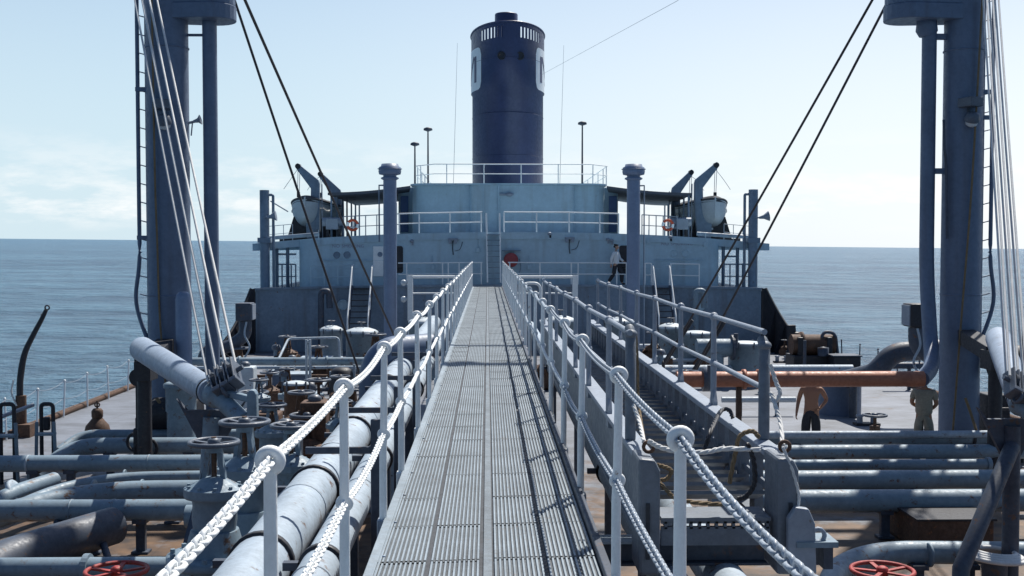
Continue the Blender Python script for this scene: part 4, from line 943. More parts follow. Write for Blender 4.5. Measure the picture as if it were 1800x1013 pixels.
mb = MB(); mb.tube([(*ell(2 * math.pi * i / NF, 1.005), fzt + 0.0 + 0.22 * math.cos(2 * math.pi * i / NF)) for i in range(NF)], 0.05, 6, True); part('rim_bar', mb, M['funnel'], fun)
mb = MB(); vs = ring(fzt - 0.85, 0.97, True); mb.add(vs, [tuple(range(NF))]); part('top_plate', mb, M['black'], fun)
mb = MB(); px_ = HX(890, FD); ri = 20 * FD / F; zt2 = ZZ(25, FD) ; mb.lathe([(ri, fzt - 0.9), (ri, zt2 - 0.05), (ri * 0.96, zt2), (ri * 0.86, zt2), (ri * 0.86, zt2 - 1.0)], (px_, FD, 0), 32); part('exhaust_pipe', mb, M['funnel'], fun)
# portholes of the funnel
for q in (-11, 17):
    e0 = ell(R(q), 1.002); z = ZZ(98, 62)
    mb = MB(); mb.cyl((e0[0], e0[1] - 0.03, z), (e0[0], e0[1] + 0.08, z), 0.2, None, 18); mb.torus((e0[0], e0[1] - .03, z), (0, 1, 0), 0.2, 0.03, 18, 8); part('port', mb, M['black'], fun)
# white panels with the letter M wrapped round each side
zp0, zp1 = ZZ(163, 64.5), ZZ(90, 64.5)
def surf(sgn, s, z, off):
    # s: distance round the funnel from the side centre towards the bow (m)
    # walk the ellipse
    q = 90.0; acc = 0.0; st = 0.5 if s >= 0 else -0.5
    px0 = ell(R(q))
    while acc < abs(s) and -20 < q < 200:
        q -= st; pn = ell(R(q)); acc += math.hypot(pn[0] - px0[0], pn[1] - px0[1]); px0 = pn
    e = ell(R(q)); nx, ny = math.sin(R(q)) / fa, -math.cos(R(q)) / fb; ln = math.hypot(nx, ny)
    x = e[0] + nx / ln * off; y = e[1] + ny / ln * off
    if sgn < 0: x = 2 * fx - x
    return (x, y, z)
hw = 2.55; zc = (zp0 + zp1) / 2; hh = (zp1 - zp0) / 2
for sgn in (-1, 1):
    mb = MB()
    def pan(u, v):
        s = -hw + 2 * hw * u; r = 0.42
        d_ = max(0, abs(s) - (hw - r)); h2 = hh - r + math.sqrt(max(0, r * r - d_ * d_)) if d_ > 0 else hh
        return surf(sgn, s, zc - h2 + 2 * h2 * v, 0.012)
    mb.grid(pan, 36, 2, True); pn = part('letter_panel', mb, M['patch'], fun)
    mb = MB()
    def stroke(s0, z0, s1, z1, wd):
        n_ = 14
        for i in range(n_):
            sa, sb = s0 + (s1 - s0) * i / n_, s0 + (s1 - s0) * (i + 1) / n_; za, zb = z0 + (z1 - z0) * i / n_, z0 + (z1 - z0) * (i + 1) / n_
            dx, dz = s1 - s0, z1 - z0; ln = math.hypot(dx, dz); ox, oz = -dz / ln * wd / 2, dx / ln * wd / 2
            if abs(dx) < 0.01: ox, oz = wd / 2, 0
            mb.add([surf(sgn, sa + ox, za + oz, 0.022), surf(sgn, sa - ox, za - oz, 0.022), surf(sgn, sb - ox, zb - oz, 0.022), surf(sgn, sb + ox, zb + oz, 0.022)], [(0, 1, 2, 3)])
    lh = hh * 0.62
    stroke(1.74, zc - lh, 1.74, zc + lh, 0.36); stroke(-1.74, zc - lh, -1.74, zc + lh, 0.36)
    stroke(1.5, zc + lh * .95, 0.0, zc - lh * 0.9, 0.28); stroke(-1.5, zc + lh * .95, 0.0, zc - lh * 0.9, 0.28)
    part('letter', mb, M['navy'], pn)

# ---------------------------------------------------------------- rails of pipe
def pipe_rail(name, lab, pts, h, mids, posts, mat='farwhite', r=0.026, group=None):
    """pts: foot line; posts: fractions along it"""
    pts = [Vector(p) for p in pts]
    t = thing(name, lab, 'railing', pts[0], group)
    seg = [(pts[i + 1] - pts[i]).length for i in range(len(pts) - 1)]; tot = sum(seg)
    def at(f):
        d = f * tot
        for i, s_ in enumerate(seg):
            if d <= s_ + 1e-6: return pts[i] + (pts[i + 1] - pts[i]) * (d / s_)
            d -= s_
        return pts[-1]
    up = Vector((0, 0, h))
    mb = MB(); mb.tube([p + up for p in pts], r, 8); part('top_rail', mb, M[mat], t)
    for m_ in mids:
        mb = MB(); mb.tube([p + up * m_ for p in pts], r * 0.8, 8); part('middle_rail', mb, M[mat], t)
    for f in posts:
        p = at(f); mb = MB(); mb.tube([p, p + up], r * 1.05, 8); part('post', mb, M[mat], t)
    return t
def fr(px0, px1, lst): return [(q - px0) / (px1 - px0) for q in lst]
d = 48.75
def onboat(px, d=48.75): x = HX(px, d); return (x, d, BZ - camber(x))
pipe_rail('boat_deck_rail', 'white two bar rail on the boat deck, port of the ladder', [onboat(702), onboat(737), onboat(848)], 0.86, [0.5], fr(702, 848, [702, 737, 791, 846]))
pipe_rail('boat_deck_rail', 'white two bar rail on the boat deck, starboard of the ladder', [onboat(886), onboat(1000), onboat(1087)], 0.86, [0.5], fr(886, 1087, [886, 943, 1000, 1054, 1087]))
rzz = RZ + 0.07
def roofp(px, d=D2 - .2): return (HX(px, d), d, rzz)
rx0, rx1 = HX(738, D2), HX(1063, D2)
pipe_rail('roof_rail', 'thin white rail around the deckhouse roof in front of the funnel', [(rx0 - .25, 70, rzz), (rx0 - .2, D2 + 1, rzz), (rx0 + .7, D2 - .2, rzz), (rx1 - .7, D2 - .2, rzz), (rx1 + .2, D2 + 1, rzz), (rx1 + .25, 70, rzz)], 0.88, [0.5], [0, .07, .14, .21, .28, .36, .392, .431, .47, .509, .548, .587, .625, .66, .72, .79, .86, .93, 1.0], r=0.022)
def pop(px, d=PD + 0.1): x = HX(px, d); return (x, d, PZ + 0.05 - camber(x, .15))
pipe_rail('poop_rail', 'white pipe rail on the poop edge between port vent post and catwalk', [pop(700), pop(848)], 0.95, [0.5], fr(700, 848, [715, 778, 788, 807, 846]))
pipe_rail('poop_rail', 'white pipe rail on the poop edge from the catwalk to the starboard doorway', [pop(893), pop(1103)], 0.95, [0.5], fr(893, 1103, [896, 949, 1004, 1016, 1084, 1101]))
pipe_rail('poop_rail', 'white pipe rail right of the starboard stair on the poop edge', [pop(1178), pop(1230)], 0.95, [0.48], fr(1178, 1230, [1179, 1229]))
pipe_rail('poop_rail', 'short white pipe rail left of the starboard stair on the poop edge', [pop(1134), pop(1145)], 0.95, [0.48], [0, 1])
pipe_rail('poop_rail', 'dull grey pipe rail on the poop edge left of the port stair', [pop(546), pop(618)], 0.9, [0.45], [0, .33, .66, 1], mat='house', r=0.02)
for s_, a, b_, lab in ((-1, 488, 520, 'dark rail between the pillars under the port boat deck overhang'), (1, 1272, 1316, 'dark rail between the pillars under the starboard boat deck overhang')):
    pipe_rail('side_rail', lab, [(HX(a, 49.4), 49.4, PZ - .15), (HX(b_, 49.4), 49.4, PZ - .15)], 1.05, [0.5], [0, .25, .5, .75, 1], mat='bulkhead', r=0.03)
for s_, a, b_, lab in ((-1, 468, 515, 'faint thin rail at the outer edge of the port boat deck'), (1, 1272, 1322, 'faint thin rail at the outer edge of the starboard boat deck')):
    x0, x1 = HX(a, 51), HX(b_, 51)
    pipe_rail('boat_deck_rail', lab, [(x0, 51, BZ - camber(x0)), (x1, 51, BZ - camber(x1))], 0.75, [0.5], [0, .33, .66, 1], mat='stanch', r=0.015)
# rails by the catwalk landing
d = 43.0
for a, b_, lab in ((721, 800, 'white landing rail with two lamps on its post, port side of the catwalk end'), (905, 1011, 'thick white landing rail on a post, starboard side of the catwalk end')):
    p, q = W(a, 487, d), W(b_, 487, d); po = p if a < 850 else q
    t = thing('landing_rail', lab, 'railing', (po.x, d, 0))
    mb = MB(); mb.tube([p, q], 0.055, 10); mb.tube([(p.x, d, p.z - .62), (q.x, d, p.z - .62)], 0.03, 8); part('bar', mb, M['white'], t)
    mb = MB(); mb.bar((po.x, d, 0.0), (po.x, d, po.z + 0.05), 0.2, 0.14, (0, 1, 0)); part('post', mb, M['white'], t)
    if a < 850:
        for py in (497, 526):
            z = ZZ(py, d); mb = MB(); mb.sphere((po.x - 0.24, d - .05, z), 0.12, (1, 1, 1), 12, 8); mb.tube([(po.x - .2, d, z), (po.x, d, z)], 0.04, 8); part('lamp', mb, M['lamp'], t)
mb = MB(); p = W(935, 505, 40); mb.tube(bend([(HX(918, 40), 40, 2.2), (HX(918, 40), 40, ZZ(498, 40)), (HX(950, 40), 40, ZZ(498, 40)), (HX(950, 40), 40, ZZ(530, 40))], 0.25), 0.05, 8); mb.tube(bend([(HX(955, 40.5), 40.5, 0.5), (HX(955, 40.5), 40.5, ZZ(490, 40.5)), (HX(957, 40.5), 40.5, ZZ(486, 40.5))], 0.1), 0.05, 8)
solo('hoop_rail', mb, M['white'], 'white bent pipe hoop just right of the catwalk end', 'rail')

# --- ladders and stairs
def stair(lab, px0, px1, ytop, ybot, dt, db, rungs, mat_h='white', name='stair', hand=True, stepw=0.22):
    t = thing(name, lab, 'stair', (HX((px0 + px1) / 2, db), db, 0))
    a0, a1 = HX(px0, dt), HX(px1, dt); zt, zb = ZZ(ytop, dt), ZZ(ybot, db)
    for x in (a0, a1):
        mb = MB(); mb.bar((x, dt, zt), (x, db, zb), 0.06, 0.18); part('stringer', mb, M['pipedark'], t)
    for k in range(rungs):
        f = (k + 0.6) / rungs; mb = MB(); mb.box(((a0 + a1) / 2, db + (dt - db) * f, zb + (zt - zb) * f), (a1 - a0, stepw, 0.035)); part('step', mb, M['gap'], t)
    if hand:
        for x in (a0, a1):
            mb = MB(); h = Vector((0, 0, 0.86)); A, B = Vector((x, dt, zt)), Vector((x, db, zb)); mb.tube(bend([A + Vector((0, .5, .9)), A + h, B + h, B + Vector((0, -.05, .1))], 0.15), 0.032, 8); mb.tube([A + Vector((0, 0.02, 0)), A + h], 0.03, 8); mb.tube([A * .5 + B * .5, A * .5 + B * .5 + h], 0.028, 8); part('handrail', mb, M[mat_h], t)
    return t
stair('steep dark stair with white handrails up to the poop, port side', 619, 654, 504, 596, 47.9, 46.2, 9)
stair('steep dark stair with white handrails up to the poop, starboard side', 1148, 1177, 504, 596, 47.9, 46.2, 9)
t = thing('ladder', 'white sided ladder from the poop up to the boat deck at the catwalk end', 'ladder', (HX(867, 48.2), 48.2, PZ))
for px in (855.5, 879):
    mb = MB(); x = HX(px, 48.3); mb.tube([(HX(px + (1.5 if px < 870 else 1), 48.0), 47.9, PZ + 0.15), (x, 48.5, BZ - .1), (x - .02, 48.55, ZZ(375, 48.5))], 0.034, 8); part('side_rail', mb, M['white'], t)
for k in range(9):
    f = (k + .5) / 9; z = PZ + .2 + (BZ - PZ - .2) * f; y = 47.95 + .55 * f; mb = MB(); mb.box((HX(867.5, 48.3), y + .06, z), (0.54, 0.16, 0.03)); part('tread', mb, M['bulkhead'], t)

# --- fire hose reel cover
p = W(898, 457, HD); t = thing('hose_reel', 'round faded red hose reel cover on the deckhouse front', 'hose reel', (p.x, HD - .2, p.z - .3))
mb = MB(); mb.lathe([(0.0, -0.2), (0.26, -0.2), (0.31, -0.14), (0.31, 0.12), (0.0, 0.14)], (p.x, HD - 0.2, p.z), 28, Matrix.Rotation(R(-90), 3, 'X')); part('cover', mb, M['dullred'], t)
mb = MB(); mb.box((p.x + .02, HD - .1, p.z + .40), (0.8, 0.2, 0.04)); mb.tube(bezier([(p.x + .36, HD - .1, p.z + .05), (p.x + .42, HD - .08, p.z - .3), (p.x + .37, HD - .06, p.z - .55)]), 0.02, 6); part('bracket', mb, M['bulkhead'], t)

# --- mushroom vent posts on the main deck
def vent_post(px, d, lab, ladder):
    x = HX(px, d); r = 11.6 * d / F; t = thing('vent_post', lab, 'ventilator', (x, d, 0)); zt = ZZ(292, d)
    mb = MB(); mb.tube([(x, d, 0), (x, d, zt - 0.3)], r, 26); part('trunk', mb, M['ventp'], t)
    mb = MB(); h = zt
    mb.lathe([(r, h - 0.55), (r * 1.35, h - 0.5), (r * 1.35, h - 0.46), (r, h - 0.42)], (x, d, 0), 26); part('flange', mb, M['ventp'], t)
    mb = MB(); mb.lathe([(r * 1.1, h - 0.36), (r * 1.62, h - 0.33), (r * 1.72, h - 0.22), (r * 1.66, h - 0.06), (r * 1.35, h - 0.02), (r * 1.25, h + 0.07), (0, h + 0.1)], (x, d, 0), 26); hd = part('hood', mb, M['ventp'], t)
    mb = MB(); mb.lathe([(r * 1.66, h - 0.14), (r * 1.85, h - 0.13), (r * 1.85, h - 0.11), (r * 1.66, h - 0.1)], (x, d, 0), 26); part('hood_rim', mb, M['ventp'], hd)
    if ladder:
        for sx in ladder:
            mb = MB(); mb.tube([(x + sx * (r + 0.16), d, 0.5 if sx > 0 else 4.6), (x + sx * (r + .16), d, h - 0.75), (x + sx * r * .8, d, h - 0.75)], 0.035, 8)
            mb2 = MB()
            z = 1.0
            part('side_pipe', mb, M['bulkhead'], t)
    return t
vent_post(686, 44, 'grey mushroom topped vent post on the port side, left of the catwalk', [-1])
vent_post(1113, 44, 'grey mushroom topped vent post on the starboard side, right of the catwalk', [1])

# --- small posts at the poop sides (king posts of the after store derricks)
def side_post(px, d, ytop, lab, side):
    x = HX(px, d); r = 8.2 * d / F; t = thing('side_post', lab, 'post', (x, d, PZ - .3)); zt = ZZ(ytop, d)
    mb = MB(); mb.tube([(x, d, PZ - .3), (x, d, zt)], r, 18); part('trunk', mb, M['bulkhead'], t)
    mb = MB(); xs_ = x - side * (r + 0.17); mb.tube(bend([(xs_, d, PZ - .3), (xs_, d, zt - 0.2), (x, d, zt - 0.2)], 0.08), 0.06, 10); part('side_pipe', mb, M['bulkhead'], t)
    z = BZ - 0.35; mb = MB(); mb.box((x, d, z), (r * 2.6, r * 2.6, 0.22)); part('collar', mb, M['bulkhead'], t)
    mb = MB(); zz = ZZ(383, d); mb.lathe([(0.05, 0), (0.09, 0.2), (0.22, 0.42)], (x + (r if side > 0 else r * .6), d - .25, zz), 16, Matrix.Rotation(R(80), 3, 'Y')); mb.bar((x, d - .2, zz), (x + .5, d - .25, zz), 0.06, 0.06); part('loudhailer', mb, M['stanch'], t)
    return t
side_post(466, 49.0, 335, 'grey post with a loudhailer at the port corner of the poop', -1)
side_post(1323, 49.0, 333, 'grey post with a loudhailer at the starboard corner of the poop', 1)
for px0, px1, lab in ((472, 560, 'grey derrick spar lying along the port boat deck'), (1225, 1316, 'grey derrick spar lying along the starboard boat deck')):
    a, b_ = W(px0, 419 if px0 < 900 else 411, 50.2), W(px1, 412 if px0 < 900 else 417, 50.2); mb = MB(); mb.tube([a, b_], 0.09, 10); solo('spar', mb, M['bulkhead'], lab, 'spar')
mb = MB(); a, b_ = W(476, 354, 49.2), W(506, 372, 52); mb.tube([a, b_], 0.03, 6); solo('guy_bar', mb, M['stanch'], 'thin grey bar slanting from the port corner post to the lifeboat', 'bar')

# --- awnings
def awning(px0f, px1f, px0b, px1b, lab, side):
    zf = ZZ(340, 52.0); df, db = 52.2, 66.0; ya = zf
    c = [(HX(px0f, df), df), (HX(px1f, df), df), (HX(px1b, db), db), (HX(px0b, db), db)]
    t = thing('awning', lab, 'awning', (c[0][0], df, BZ))
    mb = MB()
    def top(u, v):
        xa = c[0][0] + (c[3][0] - c[0][0]) * v; xb = c[1][0] + (c[2][0] - c[1][0]) * v
        return (xa + (xb - xa) * u, df + (db - df) * v, zf + (0.32 * (u if side < 0 else 1 - u)) - 0.07 * math.sin(math.pi * u) - 0.03 * abs(math.sin(math.pi * v * 5)))
    mb.grid(top, 8, 20, True); mb.grid(lambda u, v: (lambda q: (q[0], q[1], q[2] - 0.05))(top(1 - u, v)), 8, 20, True)
    for k in range(8):
        pass
    mb.grid(lambda u, v: (lambda q: (q[0], q[1] - 0.01, q[2] - 0.12 * (1 - v) + .03))(top(u, 0)), 8, 1, False)
    part('canopy', mb, M['awning'], t)
    xo = c[0][0] if side < 0 else c[1][0]; xi = c[1][0] if side < 0 else c[0][0]
    n_ = 7
    for k in range(n_):
        f = k / (n_ - 1); y = df + 0.1 + (db - df - .2) * f; x = xo - side * 0.15 + (c[3][0] - c[0][0] if side < 0 else c[2][0] - c[1][0]) * f
        mb = MB(); mb.tube([(x, y, BZ - camber(x)), (x, y, zf)], 0.045, 8); part('post', mb, M['bulkhead'], t)
    for k in range(3):
        y = df + 0.2; x = xo + (xi - xo) * (0.28 + 0.26 * k); mb = MB(); mb.tube([(x, db - .2, BZ - .5), (x, db - .2, zf + .1)], 0.04, 8); part('post', mb, M['bulkhead'], t)
    return t
awning(577, 722, 628, 716, 'dark canvas awning on posts, port side of the upper house', -1)
awning(1066, 1216, 1075, 1172, 'dark canvas awning on posts, starboard side of the upper house', 1)

# --- lifeboats and davits
def lifeboat(pxc, d, lab, side):
    L_ = 7.6; x = HX(pxc, d); zk, zg = ZZ(401, d), ZZ(357, d)
    t = thing('lifeboat', lab, 'lifeboat', (x, d, zk)); bm = 1.08; H = zg - zk
    def sec(u):  # u along length 0 bow..1 stern: half breadth, keel rise, sheer
        e = math.sin(math.pi * min(max(u, 0.0), 1.0)) ** 0.42 if 0 < u < 1 else 0.0
        kr = 0.55 * (abs(2 * u - 1) ** 6) * H * 0.75; sh = 0.22 * (2 * u - 1) ** 2
        return max(e * bm, 0.02), kr, sh
    def hull(u, v):
        hb, kr, sh = sec(u); a = math.pi * (v - 0.5) # -90..90
        sx = math.sin(a); cz = math.cos(a)
        xx = hb * math.copysign(abs(sx) ** 0.75, sx); zz = zk + kr + (H + sh - kr) * (1 - cz ** 0.8 if cz > 0 else 1)
        return (x + xx, d + L_ * u, zz)
    mb = MB(); mb.grid(hull, 26, 18, True); part('hull', mb, M['boat'], t)
    mb = MB()
    for s_ in (0, 1):
        mb.tube([(lambda q: (q[0], q[1], q[2]))(hull(u / 26, s_)) for u in range(27)], 0.055, 8)
    part('gunwale', mb, M['cover'], t)
    def cov(u, v):
        hb, kr, sh = sec(u); k = 2 * v - 1
        return (x + hb * k * 1.02, d + L_ * u, zk + H + sh + 0.02 + 0.30 * (1 - k * k) * min(1, hb / bm + 0.1) - (0.16 if abs(k) > 0.99 else 0))
    mb = MB(); mb.grid(cov, 26, 10, True); part('cover', mb, M['cover'], t)
    for s_ in (0, 1):
        gpts = []
        for k in range(2, 25):
            q = hull(k / 26, s_ * .86 + .07); gpts.append((q[0] + (s_ - .5) * .05, q[1], q[2] - .07 * abs(math.sin(k * math.pi / 3))))
        mb = MB(); mb.tube(gpts, .018, 6); part('grab_line', mb, M['ropew'], t)
    mb = MB(); mb.bar((x, d - 0.03, zk + 0.5), (x, d - .06, zg + 0.28), 0.06, 0.08, (0, 1, 0)); mb.bar((x, d + 0.6, zk - 0.02), (x, d + L_ - .6, zk - 0.02), 0.08, 0.1); part('stem_and_keel', mb, M['boat'], t)
    ck = thing('boat_chock', 'dark chocks under the ' + ('port' if side < 0 else 'starboard') + ' lifeboat', 'chock', (x, d + 2, BZ - .5))
    for yy in (1.0, 5.4):
        mb = MB(); mb.prism([(x - 1.1, d + yy, BZ - .5), (x + 1.1, d + yy, BZ - .5), (x + 0.7, d + yy, zk + 0.55), (x + .2, d + yy, zk + .1), (x - .2, d + yy, zk + .1), (x - 0.7, d + yy, zk + 0.55)], (0, 0.25, 0)); part('chock', mb, M['black'], ck)
    mb = MB(); mb.box((x, d + 2.5, BZ - .32), (2.3, 5.5, 0.16)); part('skid', mb, M['black'], ck)
lifeboat(537, 53.2, 'port lifeboat in shade with a dark cover, hanging under two davits', -1)
lifeboat(1256, 53.2, 'starboard lifeboat with sunlit white bow, hanging under two davits', 1)
def davit(px_h, py_h, px_e, py_e, px_f, py_f, d, lab, side, w0=0.24):
    hd, el, ft = W(px_h, py_h, d), W(px_e, py_e, d), W(px_f, py_f, d)
    t = thing('davit', lab, 'davit', (ft.x, d, BZ - .4)); s_ = side
    poly = [(hd.x + s_ * .05, d - .12, hd.z + .06), (hd.x + s_ * 0.1, d - .12, hd.z - 0.22), (el.x + s_ * 0.16, d - .12, el.z - .1), (el.x + s_ * 0.18, d - .12, ft.z + .9), (ft.x + s_ * .5, d - .12, ft.z - .1), (ft.x + s_ * .45, d - .12, BZ - .45), (ft.x - s_ * .15, d - .12, BZ - .45), (el.x - s_ * w0, d - .12, ft.z + .9), (el.x - s_ * w0, d - .12, el.z + .12), (el.x - s_ * w0 * .8, d - .12, el.z + .3)]
    mb = MB(); mb.prism(poly if s_ > 0 else poly[::-1], (0, 0.26, 0)); part('arm', mb, M['bulkhead'], t, 0.02)
    mb = MB(); mb.cyl((hd.x + s_ * .02, d - .16, hd.z - .1), (hd.x + s_ * .02, d + .18, hd.z - .1), 0.13, None, 14); part('head_sheave', mb, M['black'], t)
    mb = MB(); z2 = ZZ(352, d); mb.tube([(hd.x - .03, d, hd.z - .2), (hd.x - .06, d, z2 + .35)], 0.014, 6); mb.tube([(hd.x + .06, d, hd.z - .2), (hd.x + .02, d, z2 + .35)], 0.014, 6); fl = part('boat_fall', mb, M['stanch'], t)
    mb = MB(); mb.box((hd.x - .02, d, z2 + .25), (0.14, 0.12, 0.26)); mb.tube([(hd.x - .02, d, z2 + .2), (hd.x - .02, d, z2 - .1)], 0.03, 6); part('fall_block', mb, M['black'], fl, 0.02)
    mb = MB(); mb.tube(bezier([(hd.x - .05, d - .05, hd.z - .25), (hd.x - s_ * -.35, d - .05, z2 + 1.0), (hd.x - s_ * -.7, d - .05, z2 + .5)]), 0.012, 6); mb.tube([(el.x - s_ * (w0 + .1), d, el.z + .1), (el.x - s_ * (w0 + .12), d, BZ - .3)], 0.03, 6); part('gripe_rope', mb, M['stanch'], t)
davit(525, 289, 553, 328, 557, 392, 53.8, 'nearer davit of the port lifeboat, bent grey arm leaning out', -1)
davit(564, 303, 592, 344, 594, 395, 59.5, 'farther davit of the port lifeboat, behind the awning edge', -1)
davit(1258, 287, 1229, 327, 1232, 392, 53.8, 'nearer davit of the starboard lifeboat, bent grey arm leaning out', 1)
davit(1214, 300, 1188, 340, 1188, 395, 59.5, 'farther davit of the starboard lifeboat, behind the awning edge', 1)

# --- life rings
def life_ring(px, py, d, lab):
    p = W(px, py, d); t = thing('life_ring', lab, 'life ring', (p.x, p.y, p.z))
    for k in range(8):
        mb = MB(); mb.torus(p, (0, 1, 0), 0.225, 0.062, 6, 10, k * math.pi / 4 - .2, (k + 1) * math.pi / 4 - .2); part('band', mb, M['ring'] if k % 4 else M['white'], t)
    mb = MB(); mb.box((p.x, p.y + .09, p.z), (0.06, 0.08, 0.5)); mb.box((p.x, p.y + .09, p.z - .1), (0.34, 0.05, 0.05)); part('rack', mb, M['white'], t)
life_ring(620, 396, 51.5, 'orange and white life ring on the rail under the port awning')
life_ring(1174, 396, 51.5, 'orange and white life ring on the rail under the starboard awning')
for px0, px1, lab in ((604, 702, 'thin rail across the boat deck below the port awning'), (1128, 1190, 'thin rail across the boat deck below the starboard awning')):
    x0, x1 = HX(px0, 51.7), HX(px1, 51.7)
    pipe_rail('boat_deck_rail', lab, [(x0, 51.7, BZ - camber(x0)), (x1, 51.7, BZ - camber(x1))], 0.95, [.5], [0, .2, .4, .6, .8, 1], mat='stanch', r=0.022)
# boat winches
for px, lab in ((585, 'grey boat winch beside the port lifeboat'), (1197, 'grey boat winch beside the starboard lifeboat')):
    d = 52; p = W(px, 398, d); t = thing('boat_winch', lab, 'winch', (p.x, d, BZ - .4))
    mb = MB(); mb.box((p.x, d, p.z + .1), (0.55, 0.6, 0.5)); mb.cyl((p.x - .45, d, p.z + .2), (p.x + .45, d, p.z + .2), 0.2, None, 16); part('body', mb, M['stanch'], t, 0.03)
    for sx in (-.3, .3):
        mb = MB(); mb.bar((p.x + sx, d, BZ - .5), (p.x + sx * .7, d, p.z), 0.1, 0.1, (0, 1, 0)); part('leg', mb, M['black'], t)
for k, (px, py, lab) in enumerate(((1055 + 0, 408, ''),)):
    pass
# --- aerials and signal poles on the roof
def pole(px, ytop, d, lab, cap):
    x = HX(px, d); zt = ZZ(ytop, d); t = thing('roof_pole', lab, 'pole', (x, d, RZ))
    mb = MB(); mb.tube([(x, d, RZ), (x, d, zt)], [0.05, 0.035], 10); part('shaft', mb, M['pipedark'], t)
    mb = MB(); mb.lathe([(0.05, -0.1), (0.22, -0.04), (0.2, 0.05), (0.08, 0.1), (0.0, 0.1)], (x, d, zt), 18); part('cap', mb, M['pipedark'], t)
pole(730, 254, 55, 'shorter capped pole on the roof, leftmost', 1); pole(753, 228, 55, 'taller capped pole on the roof, left of the funnel', 1); pole(1023, 217, 55, 'capped pole on the roof, right of the funnel', 1)
for px, ytop, lab, px2 in ((804, 76, 'hair thin whip aerial on the roof left of the funnel', 797), (991, 80, 'hair thin whip aerial on the roof right of the funnel', 984)):
    d = 55; a, b_ = W(px2, 325, d), W(px, ytop, d); mb = MB(); mb.tube([a, b_], [0.012, 0.006], 6); solo('whip_aerial', mb, M['stanch'], lab, 'aerial')

# ================================================================ STOWED GANGWAY LADDER
GX0, GX1, GZ = 0.86, 1.60, 4.4 - 1.13
G0, G1 = 6.2, 17.6
gl = thing('gangway_ladder', 'long grey accommodation ladder stowed flat beside the catwalk, with rails and treads', 'gangway', ((GX0 + GX1) / 2, G0, 1.9))
for x, nm in ((GX0, 'a'), (GX1, 'b')):
    mb = MB(); dx = 0.035 if x == GX0 else -0.035
    mb.box((x, (G0 + G1) / 2 + .1, GZ - 0.02), (0.11, G1 - G0, 0.035)); st = part('side_beam', mb, M['stanch'], gl, 0.004)
    mb = MB(); mb.box((x, (G0 + G1) / 2 + .1, GZ - 0.235), (0.03, G1 - G0, 0.40) if x == GX0 else (0.02, G1 - G0, 0.035)); mb.box((x, (G0 + G1) / 2 + .1, GZ - 0.45), (0.10, G1 - G0, 0.035)); part('web', mb, M['ladder'], st)
    if x == GX1:
        y = G0 + 0.5
        while y < G1:
            mb = MB(); mb.box((x, y, GZ - 0.235), (0.05, 0.13, 0.40)); part('web_stiffener', mb, M['ladder'], st); y += 0.36
    # heavy end post with rounded top
    mb = MB(); mb.prism([(x - 0.058, G0 - .22, GZ - 0.62), (x + 0.058, G0 - .22, GZ - 0.62), (x + 0.058, G0 - .22, GZ - 0.06), (x + 0.03, G0 - .22, GZ + 0.0), (x - 0.058, G0 - .22, GZ + 0.01)], (0, 0.3, 0)); ep = part('end_post', mb, M['ladder'], gl, 0.018)
    mb = MB(); mb.box((x + (0.012 if x == GX1 else -0.01), G0 - 0.225, GZ - 0.38), (0.02, 0.012, 0.3)); part('slot', mb, M['gap'], ep)
    mb = MB(); mb.torus((x + .01, G0 - 0.1, GZ + 0.05), (0, 1, 0), 0.028, 0.011, 12, 6); part('lifting_eye', mb, M['brown'], ep)
k = 0; y = G0 + 0.3
while y < G1 - .1:
    mb = MB(); Mx = Matrix.Rotation(R(-20), 3, 'X')
    mb.box(((GX0 + GX1) / 2, y, GZ - 0.30), (GX1 - GX0 - 0.04, 0.20, 0.022), 0, Mx); part('tread', mb, M['ladder'], gl); y += 0.235
mb = MB()
for k in range(22): mb.box((GX0 + 0.08 + k * 0.028, G0 - .02, GZ - 0.40), (0.012, 0.02, 0.03))
mb = MB(); mb.box(((GX0 + GX1) / 2, G0 - 0.02, GZ - 0.335), (GX1 - GX0 - .15, 0.26, 0.018)); mb.box(((GX0 + GX1) / 2, G0 - 0.12, GZ - 0.43), (GX1 - GX0 - .15, 0.03, 0.10)); mb.box(((GX0 + GX1) / 2, G0 - 0.12, GZ - 0.352), (GX1 - GX0 - .15, 0.03, 0.018))
for k in range(13): mb.box((GX0 + 0.10 + k * 0.046, G0 - .12, GZ - 0.37), (0.016, 0.03, 0.04))
part('end_platform', mb, M['ladder'], gl)
# its stanchions and handrails
def gl_rail(x, ys, hz, yend, out, mat='stanch'):
    for y in ys:
        mb = MB(); mb.tube([(x + out, y, GZ), (x + out, y, GZ + hz * .45), (x + out, y, GZ + hz + .01)], [0.021, 0.022, 0.017], 10); ps = part('stanchion', mb, M[mat], gl)
        mb = MB(); mb.prism([(x + out - .012, y - .075, GZ - .1), (x + out - .012, y + .075, GZ - .1), (x + out - .012, y + .075, GZ + .02), (x + out - .012, y + .02, GZ + .1), (x + out - .012, y - .02, GZ + .1), (x + out - .012, y - .075, GZ + .02)], (0.028, 0, 0)); part('foot', mb, M[mat], ps)
        mb = MB(); mb.sphere((x + out, y, GZ + hz), 0.032, (1, 1, 1), 10, 6); part('rail_joint', mb, M[mat], ps); mb = MB(); mb.sphere((x + out, y, GZ + hz * .47), 0.03, (1, 1, 1), 10, 6); part('rail_joint', mb, M[mat], ps)
    for h, r in ((hz, 0.018), (hz * .47, 0.018)):
        mb = MB(); mb.tube([(x + out, yend, GZ + h)] + [(x + out, q, GZ + h - (.012 if i % 2 else 0)) for i, q in enumerate(ys)], r, 8); part('handrail', mb, M[mat], gl)
gl_rail(GX1, [8.15, 9.55, 11.05, 12.4, 13.9, 15.3, 16.8], 0.63, 6.65, 0.03)
gl_rail(GX0, [7.75, 9.3, 10.7, 12.2, 13.7, 15.2, 16.7], 0.63, 6.6, -0.03)
